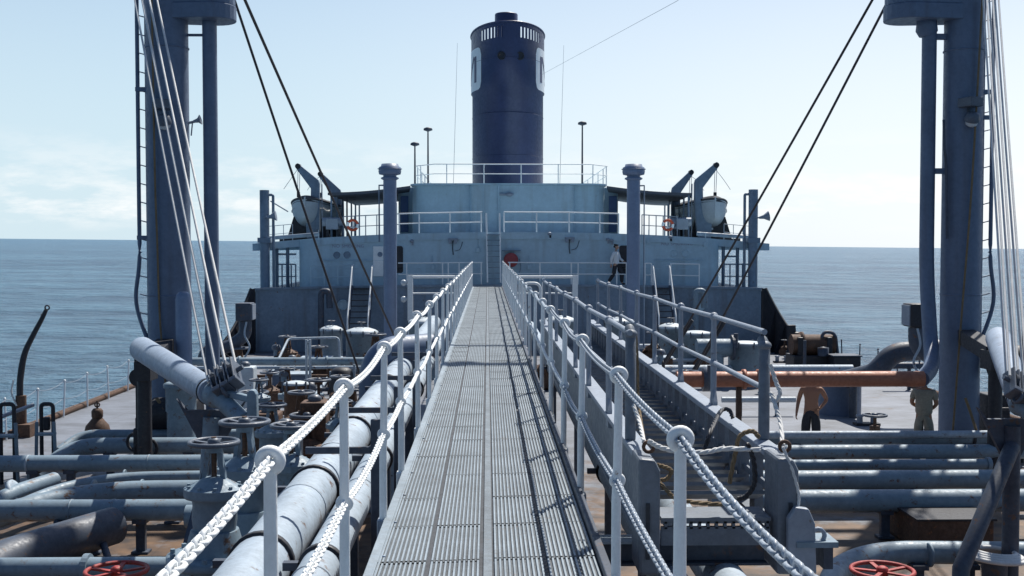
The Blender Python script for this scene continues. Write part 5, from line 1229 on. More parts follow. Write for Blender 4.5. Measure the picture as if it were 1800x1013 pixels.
for x, y0, hz, r in ((GX1 + 0.03, 6.65, 0.55, 0.034), (GX0 - 0.02, 6.65, 0.62, 0.032)):
    mb = MB(); mb.tube([(x, y0, GZ), (x, y0, GZ + hz), (x, y0 + .06, GZ + hz + 0.03)], [r, r, r * .9], 12); mb.sphere((x, y0, GZ + hz), r * 1.25, (1, 1, .7), 12, 8); part('end_stanchion', mb, M['ladder'], gl)
# lashings on the gangway
def rope(lab, pts, r, mat, strands=2, name='rope_lashing'):
    p = bezier(pts, 14); mb = MB()
    # laid rope: strands twisted about the path
    n_ = len(p); acc = 0; fr = []
    for i in range(n_):
        t = (p[min(i + 1, n_ - 1)] - p[max(i - 1, 0)]).normalized(); u = t.cross(Vector((0.3, 0.1, 1))).normalized(); v = u.cross(t); fr.append((u, v))
    # resample finely
    fine = []
    for i in range(n_ - 1):
        ln = (p[i + 1] - p[i]).length; k = max(1, int(ln / (r * 0.9)))
        for j in range(k):
            t = j / k; fine.append((p[i] + (p[i + 1] - p[i]) * t, fr[i][0], fr[i][1]))
    for s in range(3):
        q = []; a = 2 * math.pi * s / 3
        for i, (c, u, v) in enumerate(fine):
            b_ = a + i * 0.42; q.append(c + (u * math.cos(b_) + v * math.sin(b_)) * r * 0.5)
        if len(q) > 2: mb.tube(q, r * 0.56, 6)
    return solo(name, mb, M[mat], lab, 'rope')
rope('pale laid rope slung across between the two gangway end posts', [W(1140, 775, 6.0), W(1160, 786, 6.0), W(1195, 795, 6.0), W(1240, 795, 6.0), W(1275, 789, 6.02), (GX1 - .12, 6.05, GZ + 0.04)], 0.014, 'ropew')
rope('worn brown rope looping down below the gangway end', [W(1143, 815, 6.05), W(1165, 820, 6.05), W(1180, 828, 6.05), W(1172, 842, 6.05), W(1158, 846, 6.05), W(1172, 862, 6.0), W(1188, 876, 6.0), W(1225, 884, 6.05), W(1272, 887, 6.1)], 0.012, 'ropeb')
rope('dark rope hitched round the starboard gangway beam nearest its end', [W(1238, 790, 6.5), W(1252, 752, 6.6), W(1268, 722, 7.3), W(1282, 722, 7.3), W(1288, 735, 7.2)], 0.014, 'black')
rope('dark brown rope loop hanging inside the gangway end', [W(1282, 850, 6.1), W(1292, 800, 6.1), W(1300, 768, 6.1), W(1322, 758, 6.1), W(1335, 770, 6.1)], 0.013, 'ropeb')
rope('dark rope bight hanging from the pale rope by the starboard end post', [W(1314, 780, 6.04), W(1325, 810, 6.05), W(1326, 850, 6.06), W(1312, 872, 6.08), W(1296, 878, 6.1)], 0.014, 'black')
rope('white lashing knotted on the starboard gangway end stanchion', [W(1354, 640, 6.6), W(1364, 672, 6.58), W(1371, 690, 6.55), W(1364, 705, 6.55), W(1356, 692, 6.58), W(1365, 720, 6.5), W(1372, 745, 6.4), W(1376, 785, 6.15)], 0.013, 'ropew')
rope('white rope running down the outboard side of the gangway end post', [W(1376, 786, 6.0), W(1394, 830, 5.98), W(1404, 870, 5.98), W(1402, 895, 5.98)], 0.009, 'ropew')
rope('white knotted lashing on the inboard gangway stanchion', [W(1104, 600, 6.9), W(1112, 650, 6.8), W(1106, 690, 6.7), W(1116, 720, 6.6), W(1124, 742, 6.5), W(1132, 778, 6.1)], 0.012, 'ropew')
rope('dark line dropping along the inboard gangway stanchion', [W(1118, 585, 6.9), W(1121, 640, 6.85), W(1122, 700, 6.8), W(1127, 740, 6.6), W(1132, 770, 6.2)], 0.008, 'ropeb')
t = thing('guide_sheave', 'blue grey sheave in a cheek plate hanging beside the starboard gangway end post', 'sheave', W(1408, 940, 5.95))
c = W(1405, 935, 5.95); mb = MB(); mb.prism([(c.x - .07, c.y - .04, c.z - .12), (c.x + .085, c.y - .04, c.z - .22), (c.x + .075, c.y - .04, c.z + .05), (c.x + .04, c.y - .04, c.z + .13), (c.x - .03, c.y - .04, c.z + .14), (c.x - .07, c.y - .04, c.z + .08)], (0, 0.05, 0)); part('cheek_plate', mb, M['stanch'], t, 0.01)
mb = MB(); mb.torus((c.x + .1, c.y, c.z - .02), (0, 1, 0), 0.035, 0.013, 12, 6); part('shackle', mb, M['stanch'], t)
t = thing('grab_flange', 'small pale bracket beside the starboard gangway end', 'bracket', W(1430, 955, 6.0)); c = W(1428, 950, 6.0); mb = MB(); mb.box(c, (0.22, 0.2, 0.03)); part('plate', mb, M['pipe'], t); mb = MB(); mb.box((c.x + .08, c.y + .05, c.z - .08), (0.05, 0.15, 0.14)); part('web', mb, M['pipedark'], t)

# ================================================================ VALVES
def valve_proto(wheel_mat, body_mat='pipe', name='gate_valve', big=True):
    """about 1 m high gate valve, pipe axis along x"""
    t = thing(name, 'x', 'valve', (0, 0, 0))
    mb = MB(); MX = Matrix.Rotation(R(90), 3, 'Y')
    mb.lathe([(0.17, -0.3), (0.2, -0.1), (0.2, 0.1), (0.17, 0.3)] if name == 'small_valve' else [(0.12, -0.12), (0.12, 0.12)], (0, 0, 0.2), 20, MX); mb.lathe([(0.22, 0.05), (0.24, 0.2), (0.23, 0.34), (0.24, 0.42)], (0, 0, 0.0), 22, None, True, (1, .8)); bd = part('body', mb, M[body_mat], t)
    for s in ((-1, 1) if name == 'small_valve' else ()):
        mb = MB(); mb.lathe([(0.17, -0.03), (0.27, -0.03), (0.27, 0.03), (0.17, 0.03)], (s * 0.32, 0, 0.2), 22, MX, False)
        for k in range(8):
            q = 2 * math.pi * k / 8; mb.cyl((s * 0.28 - .0, 0.225 * math.cos(q), 0.2 + 0.225 * math.sin(q)), (s * 0.365, 0.225 * math.cos(q), 0.2 + .225 * math.sin(q)), 0.02, None, 6)
        part('flange', mb, M[body_mat], bd)
    mb = MB(); mb.lathe([(0.0, 0.42), (0.31, 0.42), (0.32, 0.44), (0.32, 0.52), (0.27, 0.54), (0.16, 0.60), (0.10, 0.64)], (0, 0, 0), 26, None, False, (1, .85))
    for k in range(10):
        q = 2 * math.pi * k / 10; mb.cyl((0.275 * math.cos(q), 0.235 * math.sin(q), 0.50), (0.275 * math.cos(q), .235 * math.sin(q), 0.56), 0.02, None, 6)
    part('bonnet', mb, M[body_mat], t)
    mb = MB()
    for s in (-1, 1): mb.bar((s * 0.11, 0, 0.58), (s * 0.06, 0, 0.92), 0.05, 0.06, (0, 1, 0))
    mb.lathe([(0.09, 0.90), (0.09, 0.96)], (0, 0, 0), 14); part('yoke', mb, M[body_mat], t)
    mb = MB(); mb.tube([(0, 0, 0.55), (0, 0, 1.06)], 0.028, 10); part('stem', mb, M['brown'], t)
    wheel(t, 0, 0, 1.0, 0.25, wheel_mat, MB())
    return t
def wheel(t, x, y, z, r, mat, mb, spokes=5, tilt=None):
    mb.torus((x, y, z), (0, 0, 1), r, 0.026, 28, 8)
    for k in range(spokes):
        q = 2 * math.pi * (k + .3) / spokes; mb.bar((x + 0.05 * math.cos(q), y + .05 * math.sin(q), z - .015), (x + r * math.cos(q), y + r * math.sin(q), z), 0.05, 0.022)
    mb.lathe([(0.0, -0.05), (0.065, -0.05), (0.065, 0.03), (0.03, 0.05), (0.0, 0.05)], (x, y, z), 14)
    return part('handwheel', mb, M[mat], t)
vg = valve_proto('block', 'pipe')
used = 0
VS = [ # px, py of wheel, depth, scale, label, riser label
    (376, 778, 9.6, 0.80, 'grey gate valve with pale handwheel left of the port chain, nearest of the cluster', 'thick grey flanged riser under the nearest port gate valve'),
    (430, 742, 10.6, 0.88, 'tallest grey gate valve of the port cluster, with a wide handwheel', 'thick grey flanged riser under the tallest port gate valve'),
    (512, 748, 11.6, 0.80, 'grey gate valve half hidden behind the ring of the nearest port rail post', 'thick grey flanged riser half hidden behind the nearest port rail post'),
    (478, 712, 15.5, 0.75, 'grey gate valve with rusty stem behind the tall one, port side', 'grey riser under the rusty stemmed valve, port side'),
    (455, 668, 22, 0.7, 'small grey valve left of the pale flat hatch lid', 'grey riser under the small valve left of the flat hatch lid'),
    (598, 706, 17.0, 0.7, 'grey valve close to the second ring post of the port railing', 'grey riser under the valve by the second ring post')]
for px, py, d, sc, lab, rl_ in VS:
    p = W(px, py, d); place(vg, used, (p.x, d, p.z - 1.0 * sc), random.uniform(-.5, .3), sc, lab, 'gate valves on the port side'); used = 1
for px, py, d, sc, lab, rl_ in VS:   # the flanged riser that carries each valve
    p = W(px, py, d); h = p.z - 1.0 * sc + 0.06; k = sc / .8
    t = thing('valve_riser', rl_, 'pipe', (p.x, d, 0))
    mb = MB(); mb.lathe([(0.24 * k, 0), (0.24 * k, h * .55), (0.30 * k, h * .62), (0.31 * k, h * .8), (0.2 * k, h)], (p.x, d, 0), 26); part('barrel', mb, M['pipe'], t)
    mb = MB(); zf = max(h - .28, .3); mb.lathe([(0.30 * k, zf), (0.39 * k, zf), (0.40 * k, zf + .02), (0.40 * k, zf + .075), (0.30 * k, zf + .085)], (p.x, d, 0), 28)
    for q in range(12): mb.cyl((p.x + .355 * k * math.cos(q * .5236), d + .355 * k * math.sin(q * .5236), zf + .06), (p.x + .355 * k * math.cos(q * .5236), d + .355 * k * math.sin(q * .5236), zf + .115), .022, None, 6)
    part('flange', mb, M['pipe'], t)
    mb = MB(); a = Vector((p.x, d, zf - .22)); b_ = a + Vector((.46 * k, -.22 * k, 0)); mb.tube([a, a + (b_ - a) * .9, b_], [.15 * k, .15 * k, .11 * k], 18); part('side_boss', mb, M['pipe'], t)
    mb = MB(); mb.tube([(p.x - 1.2, d + .1, h * .45), (p.x, d + .1, h * .45)], 0.17 * k, 16); part('branch', mb, M['pipe'], t)
# red wheels
def red_valve(px, py, d, lab, r):
    p = W(px, py, d); t = thing('red_valve', lab, 'valve', (p.x, p.y, 0))
    mb = MB(); mb.lathe([(0.16, 0), (0.16, p.z * .5), (0.09, p.z * .55), (0.07, p.z - .05)], (p.x, p.y, 0), 18); part('body', mb, M['pipedark'], t)
    wheel(t, p.x, p.y, p.z, r, 'red', MB(), 5)
red_valve(205, 1003, 12.6, 'red handwheel at the picture foot, port side', 0.33)
red_valve(1551, 1003, 12.6, 'red handwheel at the picture foot, starboard side', 0.34)
p = W(1749, 976, 13.6); mb = MB()
for k in range(4): mb.torus((p.x, p.y, p.z - .02 + k * 0.02), (0.06, .02, 1), 0.34 - 0.035 * k, 0.028, 28, 8)
solo('rope_coil', mb, M['ropew'], 'coil of white rope behind the starboard crutch leg', 'rope')
mb = MB(); mb.cyl((p.x, p.y, 0), (p.x, p.y, p.z - .06), 0.15, None, 14); solo('pedestal', mb, M['pipedark'], 'dark pedestal under the white rope coil', 'pedestal')
# handwheel on a pedestal on the starboard deck
def wheel_stand(px, py, d, lab, r=0.2, hh=0.30):
    p = W(px, py, d); t = thing('wheel_stand', lab, 'valve', (p.x, d, 0)); mb = MB(); mb.tube([(p.x, d, 0), (p.x, d, p.z - .22)], 0.105, 16); mb.tube([(p.x, d, p.z - .25), (p.x, d, p.z)], 0.035, 10); part('pedestal', mb, M['brown'], t); wheel(t, p.x, d, p.z, r, 'block', MB(), 5)
wheel_stand(1538, 730, 23.2, 'small handwheel on a rusty pedestal between the two men', 0.23)
# ================================================================ TANK HATCHES, TRUNKS
def hatch(px, pytop, d, r, h, lab, mat='pipe', lid='lid', dome=0.16, name='tank_hatch'):
    x = HX(px, d); t = thing(name, lab, 'hatch', (x, d, 0))
    mb = MB(); mb.lathe([(r, 0), (r, h - .05), (r * 1.04, h - .05), (r * 1.04, h)], (x, d, 0), 32); part('coaming', mb, M[mat], t)
    mb = MB(); mb.lathe([(r * 1.08, h + 0.01), (r * 1.08, h + 0.05), (r * 0.9, h + 0.05 + dome * .4), (r * .5, h + .05 + dome * .85), (r * .12, h + .05 + dome), (0, h + .05 + dome)], (x, d, 0), 32); ld = part('lid', mb, M[lid], t)
    for k in range(8):
        q = 2 * math.pi * k / 8 + .2; mb = MB(); mb.tube([(x + r * 1.1 * math.cos(q), d + r * 1.1 * math.sin(q), h - .12), (x + r * 1.1 * math.cos(q), d + r * 1.1 * math.sin(q), h + .1)], 0.025, 6); part('dog_bolt', mb, M['block'], t)
    if dome > 0.1:
        mb = MB(); mb.tube([(x, d, h + dome), (x, d, h + dome + .22)], 0.03, 8); mb.torus((x, d, h + dome + .22), (0, 0, 1), 0.14, 0.02, 16, 6); part('ullage_cap', mb, M['block'], ld)
    return t
def hz_(py, d): return max(0.3, ZZ(py, d))
hatch(635, 575, 41, 0.56, hz_(585, 41), 'pale domed tank hatch at the foot of the port stair', 'pipe')
hatch(582, 572, 44, 0.42, hz_(581, 44), 'small pale domed hatch near the poop, port side', 'pipe')
hatch(519, 672, 27, 0.28, hz_(676, 27), 'flat pale oval hatch lid among the pipes, port side', 'brown', 'lid', 0.05)
hatch(1089, 558, 39, 0.5, hz_(568, 39), 'pale domed hatch seen between the gangway stanchions', 'pipe')
hatch(1180, 568, 42, 0.46, hz_(578, 42), 'pale domed hatch at the foot of the starboard stair', 'pipe')
hatch(1225, 582, 41, 0.5, hz_(588, 41), 'flat pale hatch just right of the starboard stair', 'pipe', 'lid', .08)
hatch(1312, 603, 36, 0.56, hz_(606, 36), 'large grey cylinder trunk hatch on the starboard deck, by the sloping stay', 'pipe', 'lid', 0.05)
hatch(1476, 680, 29.8, 0.58, hz_(668, 29.8), 'large grey cylinder tank hatch behind the shirtless man', 'mast', 'pipe', 0.08)
hatch(985, 560, 37, 0.5, hz_(566, 37), 'pale domed hatch right beside the catwalk, partly behind its posts', 'pipe')
hatch(745, 560, 38, 0.5, hz_(568, 38), 'domed hatch left of the catwalk behind the port rail', 'pipe')
# side arm of the trunk hatch
d = 35.5; t = thing('trunk_arm', 'grey horizontal pipe stub with flange joined to the trunk hatch', 'pipe', (HX(1270, d), d, 0)); z = ZZ(612, d)
mb = MB(); mb.tube([(HX(1225, d), d, z), (HX(1287, d), d, z)], 0.28, 20); mb.tube([(HX(1262, d), d, 0), (HX(1262, d), d, z)], 0.2, 12); part('stub', mb, M['pipe'], t)
mb = MB(); mb.lathe([(0.28, -.04), (0.4, -.04), (0.4, .04), (0.28, .04)], (HX(1288, d), d, z), 22, Matrix.Rotation(R(90), 3, 'Y'), False); mb.tube([(HX(1293, d), d - .1, z), (HX(1293, d), d - .1, z + .45)], 0.07, 8); part('flange', mb, M['pipedark'], t)
# transverse pipes further aft
def deck_pipe(lab, px0, px1, py, z, r, mat, legs=2, px_fl=()):
    d = atz(py, z); t = thing('deck_pipe', lab, 'pipe', (HX(px0, d), d, 0))
    mb = MB(); mb.tube([(HX(px0, d), d, z), (HX((px0 + px1) / 2, d), d, z), (HX(px1, d), d, z)], r, 16); part('barrel', mb, M[mat], t)
    for k in range(legs):
        x = HX(px0 + (px1 - px0) * (k + .5) / legs, d); mb = MB(); mb.bar((x, d, 0), (x, d, z), 0.09, 0.08, (0, 1, 0)); part('support', mb, M['brown'] if 'ust' in lab else M['pipedark'], t)
    for px in px_fl:
        mb = MB(); mb.lathe([(r, -.03), (r * 1.35, -.03), (r * 1.35, .03), (r, .03)], (HX(px, d), d, z), 16, Matrix.Rotation(R(90), 3, 'Y')); part('flange', mb, M[mat], t)
    return d
deck_pipe('grey pipe crossing the port deck behind the boom head, thicker of two', 330, 655, 635, 0.95, 0.12, 'pipe', 3, (420, 574))
deck_pipe('thin pipe running just under the thicker cross pipe, port deck', 345, 655, 646, 0.80, 0.05, 'pipelight', 2)
deck_pipe('short grey pipe among the port valves, flanged', 488, 568, 697, 0.5, 0.085, 'pipe', 2, (498,))
deck_pipe('pale low beam pipe left of the short flanged pipe', 452, 514, 713, 0.45, 0.07, 'pipelight', 1)
deck_pipe('rust streaked pipe crossing the port deck near the valves', 430, 620, 726, 0.35, 0.06, 'brown', 2)
deck_pipe('low rusty pipe crossing port deck under the cross pipes', 440, 640, 661, 0.30, 0.05, 'brown', 3)
deck_pipe('dark pipe crossing the port deck near the pale hatch lid', 450, 640, 685, 0.28, 0.06, 'pipedark', 2)
deck_pipe('pale pipe low on the port deck by the last rail ring', 470, 600, 741, 0.40, 0.07, 'pipelight', 2)
deck_pipe('dark pipe crossing port deck under the chain', 500, 640, 775, 0.6, 0.12, 'pipe', 2)
deck_pipe('pale pipe crossing the starboard deck behind the gangway stanchions', 1050, 1245, 610, 0.45, 0.10, 'pipelight', 3)
deck_pipe('white low pipe below the orange one by the gangway stanchion', 1270, 1400, 705, 0.42, 0.075, 'lid', 2)
deck_pipe('pale pipe parallel to the orange pipe, just beyond it', 1120, 1500, 652, 0.5, 0.16, 'pipelight', 4, (1320,))
deck_pipe('thin pale pipe by the right starboard stay foot', 1160, 1260, 635, 0.35, 0.07, 'lid', 1)
deck_pipe('dark fore deck pipe right of the mast', 1560, 1640, 645, 0.75, 0.1, 'pipedark', 1)
# small square trunk, drum and frames on the port deck
d = 33; t = thing('deck_drum', 'dark round ended drum standing on the port deck behind the stay', 'drum', (HX(600, d), d, 0)); mb = MB(); x = HX(600, d)
mb.lathe([(0.36, 0), (0.38, 0.5), (0.30, 0.82), (0.2, 0.9), (0, 0.92)], (x, d, 0), 24); part('shell', mb, M['black'], t)
mb = MB(); mb.box((HX(622, d), d, .5), (0.06, .06, 1.0)); mb.box((HX(580, d), d, .4), (0.06, .06, 0.8)); part('frame', mb, M['pipelight'], t)
def pipe_frame(lab, pts, r, mat):
    mb = MB()
    for p in pts: mb.tube(bend(p, .15), r, 8)
    solo('guard_rail', mb, M[mat], lab, 'rail')
d = 35
pipe_frame('pale bent pipe frame on the port deck, long and low', [[(HX(470, d), d, 0), (HX(473, d), d, .4), (HX(486, d), d + 2, ZZ(595, d + 2)), (HX(580, d), d + 2, ZZ(593, d + 2)), (HX(582, d), d + 2, .1)]], 0.04, 'pipelight')
d = 34
pipe_frame('pale upright pipes near the drum on the port deck', [[(HX(538, d), d, 0), (HX(538, d), d, ZZ(596, d))], [(HX(544, d), d, 0), (HX(544, d), d, ZZ(596, d))], [(HX(538, d), d, ZZ(600, d)), (HX(544, d), d, ZZ(600, d))]], 0.04, 'lid')
for px, py, w_, h_, d, mat, lab, nm in ((512, 618, 1.1, 0.45, 35.5, 'mast', 'low blue grey locker on the port deck', 'locker'), (555, 590, 1.0, 0.5, 40, 'pipe', 'grey deck box beyond the pale frame', 'deck_box'), (640, 600, 1.2, 0.6, 37, 'pipe', 'wide grey deck box beside the big elbow', 'deck_box'), (1485, 632, 0.95, 0.55, 40, 'black', 'black locker by the starboard rail', 'locker'), (1555 - 100, 640, 1.0, 0.35, 37, 'pipedark', 'low dark machine bed on the starboard deck', 'machine_bed'), (1168, 598, .5, .5, 40, 'brown', 'small rusty box below the starboard stair', 'deck_box')):
    x = HX(px, d); t = thing(nm, lab, nm.replace('_', ' '), (x, d, 0)); mb = MB(); mb.box((x, d, h_ / 2), (w_, .8, h_)); part('body', mb, M[mat], t, 0.03); mb = MB(); mb.box((x, d, h_ + .02), (w_ + .08, .88, .04)); part('lid', mb, M['pipelight' if mat != 'black' else 'pipedark'], t)
# big elbow beside the pipes
d = 19; t = thing('pipe_elbow', 'big dark pipe elbow rising left of the pale pipes', 'pipe', (HX(655, d), d, 0)); x = HX(655, d)
mb = MB(); mb.tube(bend([(x, d, 0), (x, d, ZZ(618, d)), (x + .9, d + .9, ZZ(618, d))], 0.55, 12), 0.24, 24); part('bend', mb, M['mast'], t)
mb = MB(); mb.bar((x + .35, d - .3, 0), (x + .35, d - .3, 2.2), 0.07, 0.05, (0, 1, 0)); part('support', mb, M['pipelight'], t)
# cowl ventilators
def cowl(px, py, d, lab, side, mat='mast', hmat='pipedark'):
    p = W(px, py, d); t = thing('cowl_vent', lab, 'ventilator', (p.x + side * .5, d, 0)); s = side
    mb = MB(); mb.box((p.x, d, p.z), (0.5, 0.6, 0.56)); hd = part('cowl_box', mb, M[hmat], t, 0.04)
    mb = MB(); mb.box((p.x - s * .27, d, p.z), (0.03, 0.5, 0.48)); part('mouth', mb, M['stanch'], hd)
    mb = MB(); mb.tube(bend([(p.x + s * 0.0, d, p.z - .3), (p.x - s * 0.0, d, p.z - .75), (p.x + s * .55, d, p.z - 1.15), (p.x + s * 1.3, d, p.z - 1.2), (p.x + s * 1.35, d, 0)], 0.4), 0.2, 18); part('duct', mb, M[mat], t)
    mb = MB(); mb.tube(bezier([(p.x - s * .1, d - .3, p.z - .3), (p.x - s * .05, d - .35, p.z - .7), (p.x - s * .2, d - .35, p.z - 1.1), (p.x, d - .35, p.z - 1.5)]), 0.03, 8); part('cable', mb, M['pipelight'], t)
cowl(431, 548, 36, 'square mouthed cowl vent on a curved duct, port deck behind white ropes', -1, 'pipedark')
cowl(1612, 554, 27, 'square cowl vent behind the vent pipe of the starboard mast', 1, 'pipedark', 'black')
d = 28; mb = MB(); mb.tube(bend([W(1470, 672, 30), W(1540, 655, d), W(1568, 620, d), W(1650, 614, d)], 0.9, 12), 0.25, 20); mb.tube([(W(1500, 665, 29).x, 29, 0), (W(1500, 665, 29).x, 29, 0.9)], 0.1, 10); solo('air_duct', mb, M['pipedark'], 'thick dark bent duct running into the starboard mast foot', 'duct')
# small hose reel / wheel and coils near the cowl
p = W(441, 607, 33); t = thing('hose_rack', 'dark hose rack with a hoop by the cowl vent', 'rack', (p.x, 33, 0)); mb = MB(); mb.torus((p.x + .1, 33, .75), (0.1, 1, 0), 0.38, 0.05, 22, 8, -.3, 3.4); mb.tube([(p.x + .47, 33, 0), (p.x + .47, 33, .8)], 0.045, 8); part('hoop', mb, M['pipelight'], t); mb = MB(); mb.lathe([(0.25, 0), (0.27, .5), (0.14, .9), (0, .95)], (p.x - .05, 33, 0), 16); part('bollard', mb, M['mast'], t)
# ================================================================ STARBOARD SIDE GEAR
d = 45
p = W(1397, 606, d); t = thing('fairlead', 'dark roller fairlead at the starboard deck edge', 'fairlead', (p.x, d, 0)); mb = MB(); mb.lathe([(0.35, 0), (0.35, .25), (0.2, .35), (0.18, .9), (0.28, 1.0), (0.0, 1.05)], (p.x, d, 0), 18); mb.bar((p.x - .1, d, 0), (p.x - .15, d, 1.3), .3, .3, (0, 1, 0)); part('rollers', mb, M['black'], t, .02)
d = 41; x = HX(1430, d); t = thing('mooring_winch', 'dark mooring winch with a bent rail on the starboard deck', 'winch', (x, d, 0))
mb = MB(); mb.box((x, d, .25), (1.7, 1.2, .5)); mb.box((x - .55, d, .7), (.2, .8, .9)); mb.box((x + .5, d, .7), (.2, .8, .9)); part('bed', mb, M['black'], t, .03)
mb = MB(); mb.cyl((x - .8, d, .85), (x + .75, d, .85), .38, None, 20); mb.lathe([(.3, 0), (.48, .05), (.48, .12), (.3, .16)], (x - .5, d, .85), 22, Matrix.Rotation(R(90), 3, 'Y')); part('drum', mb, M['brown'], t)
mb = MB(); mb.tube(bend([(x + .2, d - .2, .8), (x + .3, d - .2, 1.35), (x + .75, d - .2, 1.3), (x + .85, d - .2, .5)], .25), .06, 8); mb.tube([(HX(1402, d), d - 1, 0), (HX(1402, d), d - 1, 1.1)], .06, 8); mb.lathe([(0.2, 0), (.2, .3), (0, .34)], (x + .2, d - .6, .5), 14); part('guard_rail', mb, M['pipedark'], t)
for px, d, lab in ((1526, 27.8, 'pair of small mooring bitts on the open starboard deck'), (1375, 43, 'pair of bitts near the sloping bulwark, starboard')):
    x = HX(px, d); t = thing('bitts', lab, 'bitts', (x, d, 0)); mb = MB(); mb.box((x, d, .03), (.6, .3, .06)); part('base', mb, M['black'], t)
    for s in (-.17, .17):
        mb = MB(); mb.lathe([(.075, .05), (.07, .2), (.095, .22), (.09, .26), (0, .27)], (x + s, d, 0), 14); part('post', mb, M['stanch'], t)
def side_railing(lab, side, y0, y1, step, mat, h):
    t = thing('deck_edge_railing', lab, 'railing', (XC + side * 12.05, y0, 0)); ys_ = []; y = y0
    while y <= y1: ys_.append(y); y += step
    x = XC + side * (12.05)
    for y in ys_:
        mb = MB(); ln = random.uniform(-.04, .04); xx = x - side * (0 if y < 40 else .9 * ((y - 40) / 55) ** 2); mb.tube([(xx, y, 0.02), (xx + ln, y, h)], .024, 8); mb.sphere((xx + ln, y, h), .036, (1, 1, 1), 8, 6); ps = part('stanchion', mb, M[mat], t)
    for hh in (h - .02, h * .52):
        mb = MB(); pts = []
        for i in range(len(ys_) - 1):
            for k in range(8):
                f = k / 8; pts.append((x, ys_[i] + (ys_[i + 1] - ys_[i]) * f, hh - .09 * 4 * f * (1 - f) * (1 if hh > .6 else .8)))
        pts.append((x, ys_[-1], hh)); mb.tube(pts, .0075, 6); part('chain', mb, M['stanch'], t)
side_railing('line of white stanchions with slack chains along the port deck edge', -1, 19.0, 47, 1.75, 'farwhite', .95)
side_railing('dark stanchions with slack chains along the starboard deck edge', 1, 19.0, 45, 1.9, 'pipedark', .95)
# port gangway davit
x = XC - 11.95; d = HX  # placed from the picture
pts = [W(38, 768, 26.6), W(35, 690, 26.6), W(37, 655, 26.6), W(44, 620, 26.6), W(58, 590, 26.6), W(74, 560, 26.6), W(81, 545, 26.6)]
t = thing('davit', 'thin black curved davit standing at the port deck edge', 'davit', (pts[0].x, 26.6, 0)); pts[0].z = 0
mb = MB(); mb.tube(bezier(pts, 8), [0.075] * 17 + [0.075 - .03 * k / 31 for k in range(32)], 14); part('arm', mb, M['black'], t)
mb = MB(); mb.tube([(pts[0].x, 26.6, 0), (pts[0].x, 26.6, .95)], .12, 14); mb.box((pts[0].x + .14, 26.5, .15), (.3, .3, .3)); part('socket', mb, M['brown'], t)
mb = MB(); mb.torus(W(83, 541, 26.6), (0, 1, 0), .05, .018, 12, 6); mb.tube([W(78, 556, 26.6), W(72, 553, 26.6)], .02, 6); part('head_eye', mb, M['black'], t)
mb = MB(); c = W(31, 690, 26.6); mb.tube(bezier([(c.x - .05, 26.5, c.z + .3), (c.x - .1, 26.5, c.z), (c.x + .02, 26.5, c.z - .3)]), .02, 6); part('lashing', mb, M['ropew'], t)
# brown mushroom vent
d = 24.6; x = HX(168, d); t = thing('mushroom_vent', 'rusty brown mushroom vent with a small wheel, by the port deck edge', 'ventilator', (x, d, 0)); zt = ZZ(712, d); mb = MB()
mb.lathe([(.24, 0), (.27, zt - .72), (.27, zt - .55), (.24, zt - .42), (.14, zt - .30), (.11, zt - .26)], (x, d, 0), 24); part('shell', mb, M['brown'], t)
mb = MB(); mb.lathe([(.10, zt - .27), (.12, zt - .22), (.12, zt - .10), (.08, zt - .05), (0, zt - .04)], (x, d, 0), 18); mb.tube([(x, d, zt - .06), (x, d, zt + .12)], .02, 8); mb.torus((x, d, zt + .03), (0, 1, 0), .05, .016, 12, 6); part('cap', mb, M['brown'], t)
for s in (-1, 1):
    mb = MB(); mb.sphere((x + s * .27, d, zt - .62), .07, (1, 1, 1.2), 10, 6); part('lug', mb, M['brown'], t)
# black handrail frames by the port manifold end
def hoop_frame(pa, pb, ytop, d, lab, block):
    za = ZZ(ytop, d); a, b_ = HX(pa, d), HX(pb, d); t = thing('handrail_frame', lab, 'rail', (a, d, 0)); mb = MB(); mb.tube(bend([(a, d, 0), (a, d, za), (b_, d, za), (b_, d, 0)], .08), .04, 8); part('hoop', mb, M['black'], t)
    if block: mb = MB(); mb.box((a + .1, d, za - .38), (.13, .12, .26)); part('hanging_block', mb, M['black'], t, .03)
hoop_frame(69, 90, 708, 22.0, 'black pipe hoop with a hanging block at the port side', 1)
hoop_frame(-3, 21, 708, 21.2, 'black pipe hoop at the left picture edge', 0)
mb = MB(); mb.tube([W(2, 733, 21.2), W(58, 712, 22)], .04, 8); solo('hand_bar', mb, M['stanch'], 'pale bar between the two black hoops on the port side', 'bar')
for px, py, d, lab in ((12, 768, 20.8, 'small blue grey stool like bracket at the left picture edge'), (80, 765, 21.6, 'small blue grey bracket below the black hoop, port side')):
    p = W(px, py, d); t = thing('pipe_bracket', lab, 'bracket', (p.x, d, 0)); mb = MB()
    for s in (-.16, .16): mb.bar((p.x + s * 1.2, d, 0), (p.x + s, d, p.z + .25), .05, .05, (0, 1, 0))
    mb.box((p.x, d, p.z + .02), (.34, .2, .04)); part('frame', mb, M['pipe'], t)
